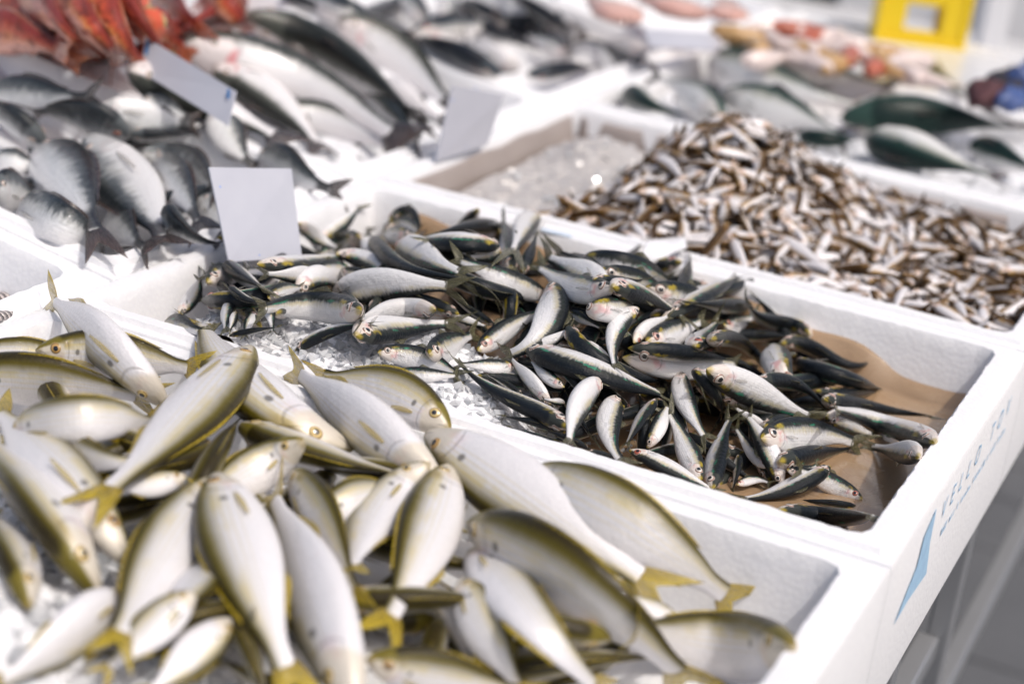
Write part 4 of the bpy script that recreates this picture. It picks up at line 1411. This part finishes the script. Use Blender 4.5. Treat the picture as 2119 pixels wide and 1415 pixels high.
# card 1 stands in the sardines against the inner rim
b0 = on_z(471, 543, 0.004); b1 = on_z(622, 532, -0.002)
d0 = np.linalg.norm(b0 - CAM); d1 = np.linalg.norm(b1 - CAM)
t1 = at_dist(601, 350, d1 + 0.006); t0 = at_dist(430, 347, d0 + 0.006)
card([b0, b1, t1, t0], "upright white price card standing between the sardines and the sea bream", marks=[(.09, .79, .016), (.28, .96, .013), (.20, .79, .008), (.66, .60, .009), (.47, .60, .007), (.42, .05, .013), (.12, .88, .008), (.7, .58, .006)])
b0 = on_z(900, 333, 0.002); b1 = on_z(1006, 300, 0.002)
d0 = np.linalg.norm(b0 - CAM); d1 = np.linalg.norm(b1 - CAM)
card([b0, b1, at_dist(1041, 196, d1 + .01), at_dist(934, 178, d0 + .01)], "blurred white price card on the rim beside the bass",
     marks=[(.06, .80, .02), (.48, .88, .02), (.6, .66, .022), (.85, .72, .018), (.56, .07, .02)])
b0 = on_z(294, 150, 0.060); b1 = on_z(474, 262, 0.045)
d0 = np.linalg.norm(b0 - CAM); d1 = np.linalg.norm(b1 - CAM)
card([b0, b1, at_dist(490, 190, d1 + .012), at_dist(303, 78, d0 + .012)], "long leaning plastic card with blue corner strips on the bass",
     strips=[(.02, .055, .55, .93), (.955, .985, .70, .95)])
b0 = on_z(-40, 190, 0.012); b1 = on_z(48, 186, 0.012)
card([b0, b1, at_dist(6, 130, np.linalg.norm(b1 - CAM) + .02), at_dist(-80, 92, np.linalg.norm(b0 - CAM) + .02)], "white card lying slanted at the inner end of the sea bream")

# white film hanging over the rim between the sardines and the tiny fish
fp = [on_z(1340, 512, .003), on_z(1412, 490, .004)]
def film_fn(a, b):
    top = fp[0] + (fp[1] - fp[0]) * a
    low = on_z(1322 + 95 * a, 572 - 34 * a, -0.004)
    p = top + (low - top) * b
    return (p[0], p[1], 0.004 + 0.010 * math.sin(math.pi * b) ** .7 * (1 - .6 * a) + 0.0015 * math.sin(a * 6 + b * 3) * b)
tag(sheet_grid(film_fn, 20, 16, "plastic_film", M['film'], origin=tuple(fp[0])), "crumpled white film draped over the rim under the tiny fish", "film")

M['faint_ink'] = plain('faint_blue_ink', (0.66, 0.76, 0.88), 0.6)
# ------------------------------------------------------------------ print on the table-side face of the sardine tray
XF = RIM + 0.0006
def flat(px, name):
    P = [on_x(x, y, XF) for x, y in px]
    return mesh_obj(name, P, [tuple(range(len(P)))], M['ink'], tray_c, smooth=False)
flat([(1939, 1050), (1913, 1110), (1898, 1170), (1850, 1292), (1880, 1240), (1917, 1186), (1925, 1120)], "printed_logo")
def text_on_face(txt, y0, z0, size, mat, spacing=1.0):
    cu = bpy.data.curves.new("lettering", 'FONT'); cu.body = txt; cu.size = size; cu.space_character = spacing; cu.extrude = 0.0
    o = bpy.data.objects.new("lettering", cu); COL.objects.link(o)
    me = bpy.data.meshes.new_from_object(o.evaluated_get(bpy.context.evaluated_depsgraph_get()))
    bpy.data.objects.remove(o)
    me.materials.clear(); me.materials.append(mat)
    o = bpy.data.objects.new("lettering", me); COL.objects.link(o)
    o.parent = tray_c
    loc = Vector((XF, y0, z0)) - Vector(tray_c.location)
    R3 = Matrix(((0, 0, 1), (1, 0, 0), (0, 1, 0))).to_4x4()
    o.matrix_local = Matrix.Translation(loc) @ R3
    return o
q0 = on_x(1946, 1078, XF); q1 = on_x(2112, 835, XF)
text_on_face("VELLO TOV", float(q0[1]), float(q0[2]), 0.019, M['ink'], 2.4)
q0 = on_x(1946, 1110, XF)
k_ = 0
vv, ff = [], []
rr_ = np.random.default_rng(5)
yy_ = float(q0[1]); zz_ = float(q0[2])
while yy_ < float(q0[1]) + 0.20:
    w_ = rr_.uniform(.0015, .004); h_ = rr_.uniform(.003, .0065)
    n_ = len(vv); vv += [(XF, yy_, zz_), (XF, yy_ + w_, zz_ + .0006), (XF, yy_ + w_, zz_ + h_), (XF, yy_, zz_ + h_ * .8)]; ff.append((n_, n_ + 1, n_ + 2, n_ + 3))
    yy_ += w_ + (rr_.uniform(.0012, .003) if rr_.random() < .8 else .009)
mesh_obj("small_print", vv, ff, M['ink'], tray_c, smooth=False)
# faint print on the far rim top
P = [on_z(x, y, 0.0009) for x, y in [(1118, 470), (1180, 484), (1186, 492), (1122, 478)]]
mesh_obj("rim_print", P, [(0, 1, 2, 3)], M['faint_ink'], tray_c, smooth=False)

# ------------------------------------------------------------------ table
GROUND = -0.92
troot = empty("market_table", (-0.6, 0.5, GROUND))
tag(troot, "steel-framed market table carrying the foam trays", "table")
v, f = box_geo((-1.35, -0.46, -0.135), (0.012, 2.30, -0.1085), 0.003)
mesh_obj("table_top", v, f, M['table'], troot, smooth=False)
def tube(x0, y0, x1, y1, z0, z1, name="leg"):
    v, f = box_geo((x0, y0, z0), (x1, y1, z1), 0.002)
    return mesh_obj(name, v, f, M['steel'], troot, smooth=False)
for (x, y) in [(-0.008, 0.455), (-0.012, 0.235), (-0.012, -0.40), (-0.012, 2.22), (-1.30, 0.455), (-1.30, -0.40), (-1.30, 2.22)]:
    tube(x - 0.009, y, x + 0.009, y + 0.016, GROUND, -0.1355)
tube(-0.024, -0.376, -0.006, 0.2345, -0.42, -0.40, "side_rail")
tube(-0.024, 0.2575, -0.006, 0.4545, -0.30, -0.28, "side_rail")
tube(-0.024, 0.4775, -0.006, 2.2195, -0.42, -0.40, "side_rail")
tube(-0.024, -0.376, -0.006, 1.65, -0.1575, -0.1358, "top_rail")

# ------------------------------------------------------------------ ground: stone slabs
g = empty("ground", (0, 0, GROUND)); tag(g, kind="structure")
v, f = box_geo((-60, -30, GROUND - 0.3), (60, 90, GROUND - 0.006))
mesh_obj("grout_bed", v, f, M['joint'], g, smooth=False)
slab_me = None
SW, SD = 0.60, 0.40
for i in range(-4, 8):
    for j in range(-3, 21):
        x = i * SW + (j % 2) * SW * 0.5 + 0.1; y = j * SD - 0.15
        if slab_me is None:
            v, f = box_geo((-SW / 2 + .003, -SD / 2 + .003, -0.03), (SW / 2 - .003, SD / 2 - .003, 0.0), 0.003)
            o = mesh_obj("slab", v, f, M['stone'], g, smooth=False); slab_me = o.data
            o.data.transform(Matrix.Translation((0, 0, -0.0)))
            me = o.data
            for vert in me.vertices: vert.co += Vector((0, 0, GROUND)) * 1.0
        else:
            o = bpy.data.objects.new("slab", slab_me); COL.objects.link(o); o.parent = g
        o.location = (x, y, float(np.random.default_rng((i + 20) * 91 + j + 500).normal(0, .0012)))

# ------------------------------------------------------------------ far end of the stall: shellfish, pink slabs, crate, posts
def blob_shell(c, L, an, mat, root_name, label, cat, group, seed, curl=.35, fat=.30, flat=1.0):
    r_ = np.random.default_rng(seed)
    t = np.linspace(0, 1, 21); ang = (t - .5) * curl * 4
    lx = np.cumsum(np.cos(ang)); ly = np.cumsum(np.sin(ang)); lx = (lx - lx.mean()) / 21 * L; ly = (ly - ly.mean()) / 21 * L
    P = np.stack([lx * math.cos(an) - ly * math.sin(an), lx * math.sin(an) + ly * math.cos(an), 0 * t], -1) + np.asarray(c)
    s = Spine(P, np.tile((0, 0, 1.0), (21, 1)))
    U = np.linspace(0, 1, 21); prof = np.interp(U, [0, .06, .3, .6, .9, 1], [.2, .7, 1, .8, .4, .15]) * (1 + .07 * np.abs(np.sin(U * 8 * math.pi)))
    th = np.arange(12) / 12 * 2 * math.pi
    y = prof[:, None] * fat * .5 * L * flat * np.cos(th)[None]; x = prof[:, None] * fat * .5 * L * np.sin(th)[None]
    V = s.at(np.broadcast_to(U[:, None], y.shape), y, x).reshape(-1, 3)
    V = V + r_.normal(0, .004 * L, V.shape)
    root = empty(root_name, (c[0], c[1], V[:, 2].min())); tag(root, label, cat, group)
    mesh_obj("body", V, quad_faces(21, 12) + [tuple(range(12)), tuple(range(240, 252))[::-1]], mat, root)
    v, f, _ = thin_sheet(s, lambda a, b: (.97 + a * .18, .02 * L * a, b * (.05 + .12 * a) * L), 4, 7, .006 * L)
    mesh_obj("tail_fan", v, f, mat, root)
    return root
pos = [(1540, 75), (1560, 98), (1600, 60), (1612, 90), (1648, 62), (1650, 98), (1680, 82), (1690, 112), (1720, 75), (1735, 105), (1760, 122), (1770, 92), (1800, 135), (1812, 108), (1832, 140), (1840, 112), (1862, 150), (1875, 128), (1905, 160), (1585, 122), (1660, 130), (1720, 140)]
mats = ['tan_shell', 'tan_shell', 'pale_shell', 'pale_shell', 'rust_shell', 'pale_shell', 'rust_shell', 'tan_shell', 'pale_shell', 'pale_shell', 'rust_shell', 'pale_shell', 'rust_shell', 'pale_shell', 'tan_shell', 'tan_shell', 'pale_shell', 'pale_shell', 'pale_shell', 'pale_shell', 'pale_shell', 'tan_shell']
ORD = ['first', 'second', 'third', 'fourth', 'fifth', 'sixth', 'seventh', 'eighth', 'ninth', 'tenth', 'eleventh', 'twelfth', 'thirteenth']
cname = {'tan_shell': 'tan', 'pale_shell': 'pale pink', 'rust_shell': 'rusty red'}
for i, (p, mn) in enumerate(zip(pos, mats)):
    c = on_z(p[0], p[1], 0.035 - 0.0001 * (p[1] - 60)); 
    blob_shell(c, 0.085, 0.4 + i * 1.7, M[mn], "prawn", f"{ORD[sorted([q[0] for q, w in zip(pos, mats) if w == mn], reverse=True).index(p[0])]} curled {cname[mn]} prawn counting from the yellow crate", "prawn", "prawns in the far pile", 60 + i, curl=.34, fat=.27)
v, f = box_geo((-W + .01, 3 * PY + .006, -.0495), (-.01, 3 * PY + DP - .006, -.005), .004)
tag(mesh_obj("crushed_ice", v, f, M['ice'], None, smooth=False, origin=(-.25, 1.36, -.04)), "crushed ice bed under the far shellfish", "ice", kind="stuff")
for i, (x, y, L, an, lab) in enumerate([(1262, 18, .13, 2.3, "pink slab of fish lying behind the grey fish, nearest us"), (1375, 8, .14, 2.6, "broad pink slab of fish in the middle of the three"), (1505, 22, .11, 1.9, "pink slab of fish beside the tan prawns")]):
    c = on_z(x, y, 0.045)
    blob_shell(c, L, an, M['pink_flesh'], "pink_fish", lab, "fish", "pink fish slabs at the back", 90 + i, curl=.05, fat=.45, flat=.35)
c = [on_z(1345, 98, .03), on_z(1480, 108, .02), on_z(1500, 72, .03), on_z(1330, 62, .04)]
card(c, "pale lilac paper sheet lying flat before the pink slabs")
# yellow crate end with its hand slot
D_CR = 2.45
cc = at_dist(1912, 40, D_CR)
ex = np.array([_r[0], _r[1], 0.0]); ex /= np.linalg.norm(ex); ey = np.array([-ex[1], ex[0], 0.0]); ez = np.array([0, 0, 1.0])
s_px = D_CR / F_PX
root = empty("yellow_crate", cc - ez * 0.06)
tag(root, "bright yellow plastic crate with a hand slot at the far end", "crate")
def crate_box(lx, hx, lz, hz, ly, hy, name):
    v, f = box_geo((lx, ly, lz), (hx, hy, hz), 0.002)
    v = [cc + ex * p[0] + ey * p[1] + ez * p[2] for p in v]
    return mesh_obj(name, v, f, M['yellow'], root, smooth=False)
wd = 82 * s_px
crate_box(-wd, -36 * s_px, -.052, .075, 0, .010, "end_panel"); crate_box(36 * s_px, wd, -.052, .075, 0, .010, "end_panel")
crate_box(-36 * s_px, 36 * s_px, -.052, -.016, .0005, .0095, "end_panel"); crate_box(-36 * s_px, 36 * s_px, .017, .075, .0005, .0095, "end_panel")
crate_box(-wd - .006, -wd + .004, -.054, .076, -.003, .05, "side_panel"); crate_box(wd - .004, wd + .006, -.054, .076, -.003, .05, "side_panel")
crate_box(-wd, -36 * s_px, -.050, .074, .040, .048, "back_panel"); crate_box(36 * s_px, wd, -.050, .074, .040, .048, "back_panel")
crate_box(-wd - 11 * s_px, wd + .004, -.0545, -.026, -.006, -.0005, "lower_lip"); crate_box(-wd, wd, -.0535, -.0505, .002, .039, "floor_panel")
# the stand the crate rests on
v, f = box_geo((-wd - .20, -.05, float(-.1083 - cc[2])), (wd + .02, .16, -.0545), .004)
v = [cc + ex * p[0] + ey * p[1] + ez * p[2] for p in v]
sr = tag(mesh_obj("crate_stand", v, f, M['white_paint'], None, smooth=False, origin=cc - ez * .10), "low white stand under the yellow crate", "stand")
# wall of white boards with a dark gap behind, and the white post at the table end
wroot = empty("white_wall", at_dist(1650, -200, 3.6) * np.array([1, 1, 0]) + np.array([0, 0, GROUND]))
tag(wroot, "white boarded wall with a dark opening behind the stall", "wall")
def board(px0, px1, d, mat, name, depth=.02, dd=0.0):
    a = at_dist(px0, 0, d); b = at_dist(px1, 0, d)
    ca = (a + b) / 2; half = np.linalg.norm(b - a) / 2
    v, f = box_geo((-half, dd, GROUND), (half, dd + depth, 1.2), .002)
    v = [np.array([ca[0], ca[1], 0]) + ex * p[0] + ey * p[1] + ez * p[2] for p in v]
    return mesh_obj(name, v, f, mat, wroot, smooth=False)
board(900, 1330, 3.6, M['white_paint'], "board"); board(1332, 1612, 3.6, M['white_paint'], "board")
board(1613, 1660, 3.6, M['dark_panel'], "opening", dd=.05); board(1661, 1684, 3.6, M['dark_panel'], "opening", dd=.03); board(1685, 1738, 3.6, M['dark_panel'], "opening", dd=.05)
board(1739, 1842, 3.6, M['white_paint'], "board"); board(1844, 2006, 3.6, M['white_paint'], "board", dd=.004); board(2007, 2024, 3.6, M['dark_panel'], "opening", dd=.03)
board(2025, 2400, 3.6, M['white_paint'], "board")
proot = empty("white_post", at_dist(2050, 150, 2.9) * np.array([1, 1, 0]) + np.array([0, 0, GROUND]))
tag(proot, "white square post rising beside the yellow crate", "post")
a = at_dist(2050, 100, 2.9)
v, f = box_geo((-24 * 2.9 / F_PX, 0, GROUND), (24 * 2.9 / F_PX, .05, 1.2), .004)
mesh_obj("shaft", [np.array([a[0], a[1], 0]) + ex * p[0] + ey * p[1] + ez * p[2] for p in v], f, M['white_paint'], proot, smooth=False)
v, f = box_geo((-30 * 2.9 / F_PX, -.01, GROUND), (30 * 2.9 / F_PX, .06, GROUND + .08), .004)
mesh_obj("foot", [np.array([a[0], a[1], 0]) + ex * p[0] + ey * p[1] + ez * p[2] for p in v], f, M['white_paint'], proot, smooth=False)

# dark and blue bundles at the table end
def bundle(px, py, d, sx, sy, sz, mat, name, label, cat, seed):
    r_ = np.random.default_rng(seed)
    c = at_dist(px, py, d)
    V, nU, nV = [], 14, 18
    ph = r_.uniform(0, 6, 6)
    for i in range(nU + 1):
        a = math.pi * i / nU
        for j in range(nV):
            b = 2 * math.pi * j / nV
            k = 1 + .18 * math.sin(3 * b + ph[0] + 2 * a) + .12 * math.sin(5 * a + ph[1]) * math.sin(4 * b + ph[2])
            V.append(c + np.array([sx * math.sin(a) * math.cos(b), sy * math.sin(a) * math.sin(b), sz * math.cos(a)]) * k)
    return tag(mesh_obj(name, V, quad_faces(nU + 1, nV), mat, None, origin=c - np.array([0, 0, sz])), label, cat)
bundle(2040, 195, 1.95, .020, .035, .013, M['maroon_cloth'], "cloth_bundle", "dark maroon bundle on the far table edge", "cloth", 1)
bundle(2085, 180, 2.0, .022, .04, .018, M['navy_cloth'], "cloth_bundle", "navy bundle beside the maroon one on the far table edge", "cloth", 2)
bundle(2118, 175, 2.0, .018, .03, .024, M['blue_bag'], "plastic_bag", "dark blue plastic bag at the far table edge", "bag", 3)
bundle(2090, 205, 1.95, .014, .03, .012, M['blue_bag'], "plastic_bag", "small blue plastic bag tucked under the navy bundle", "bag", 4)
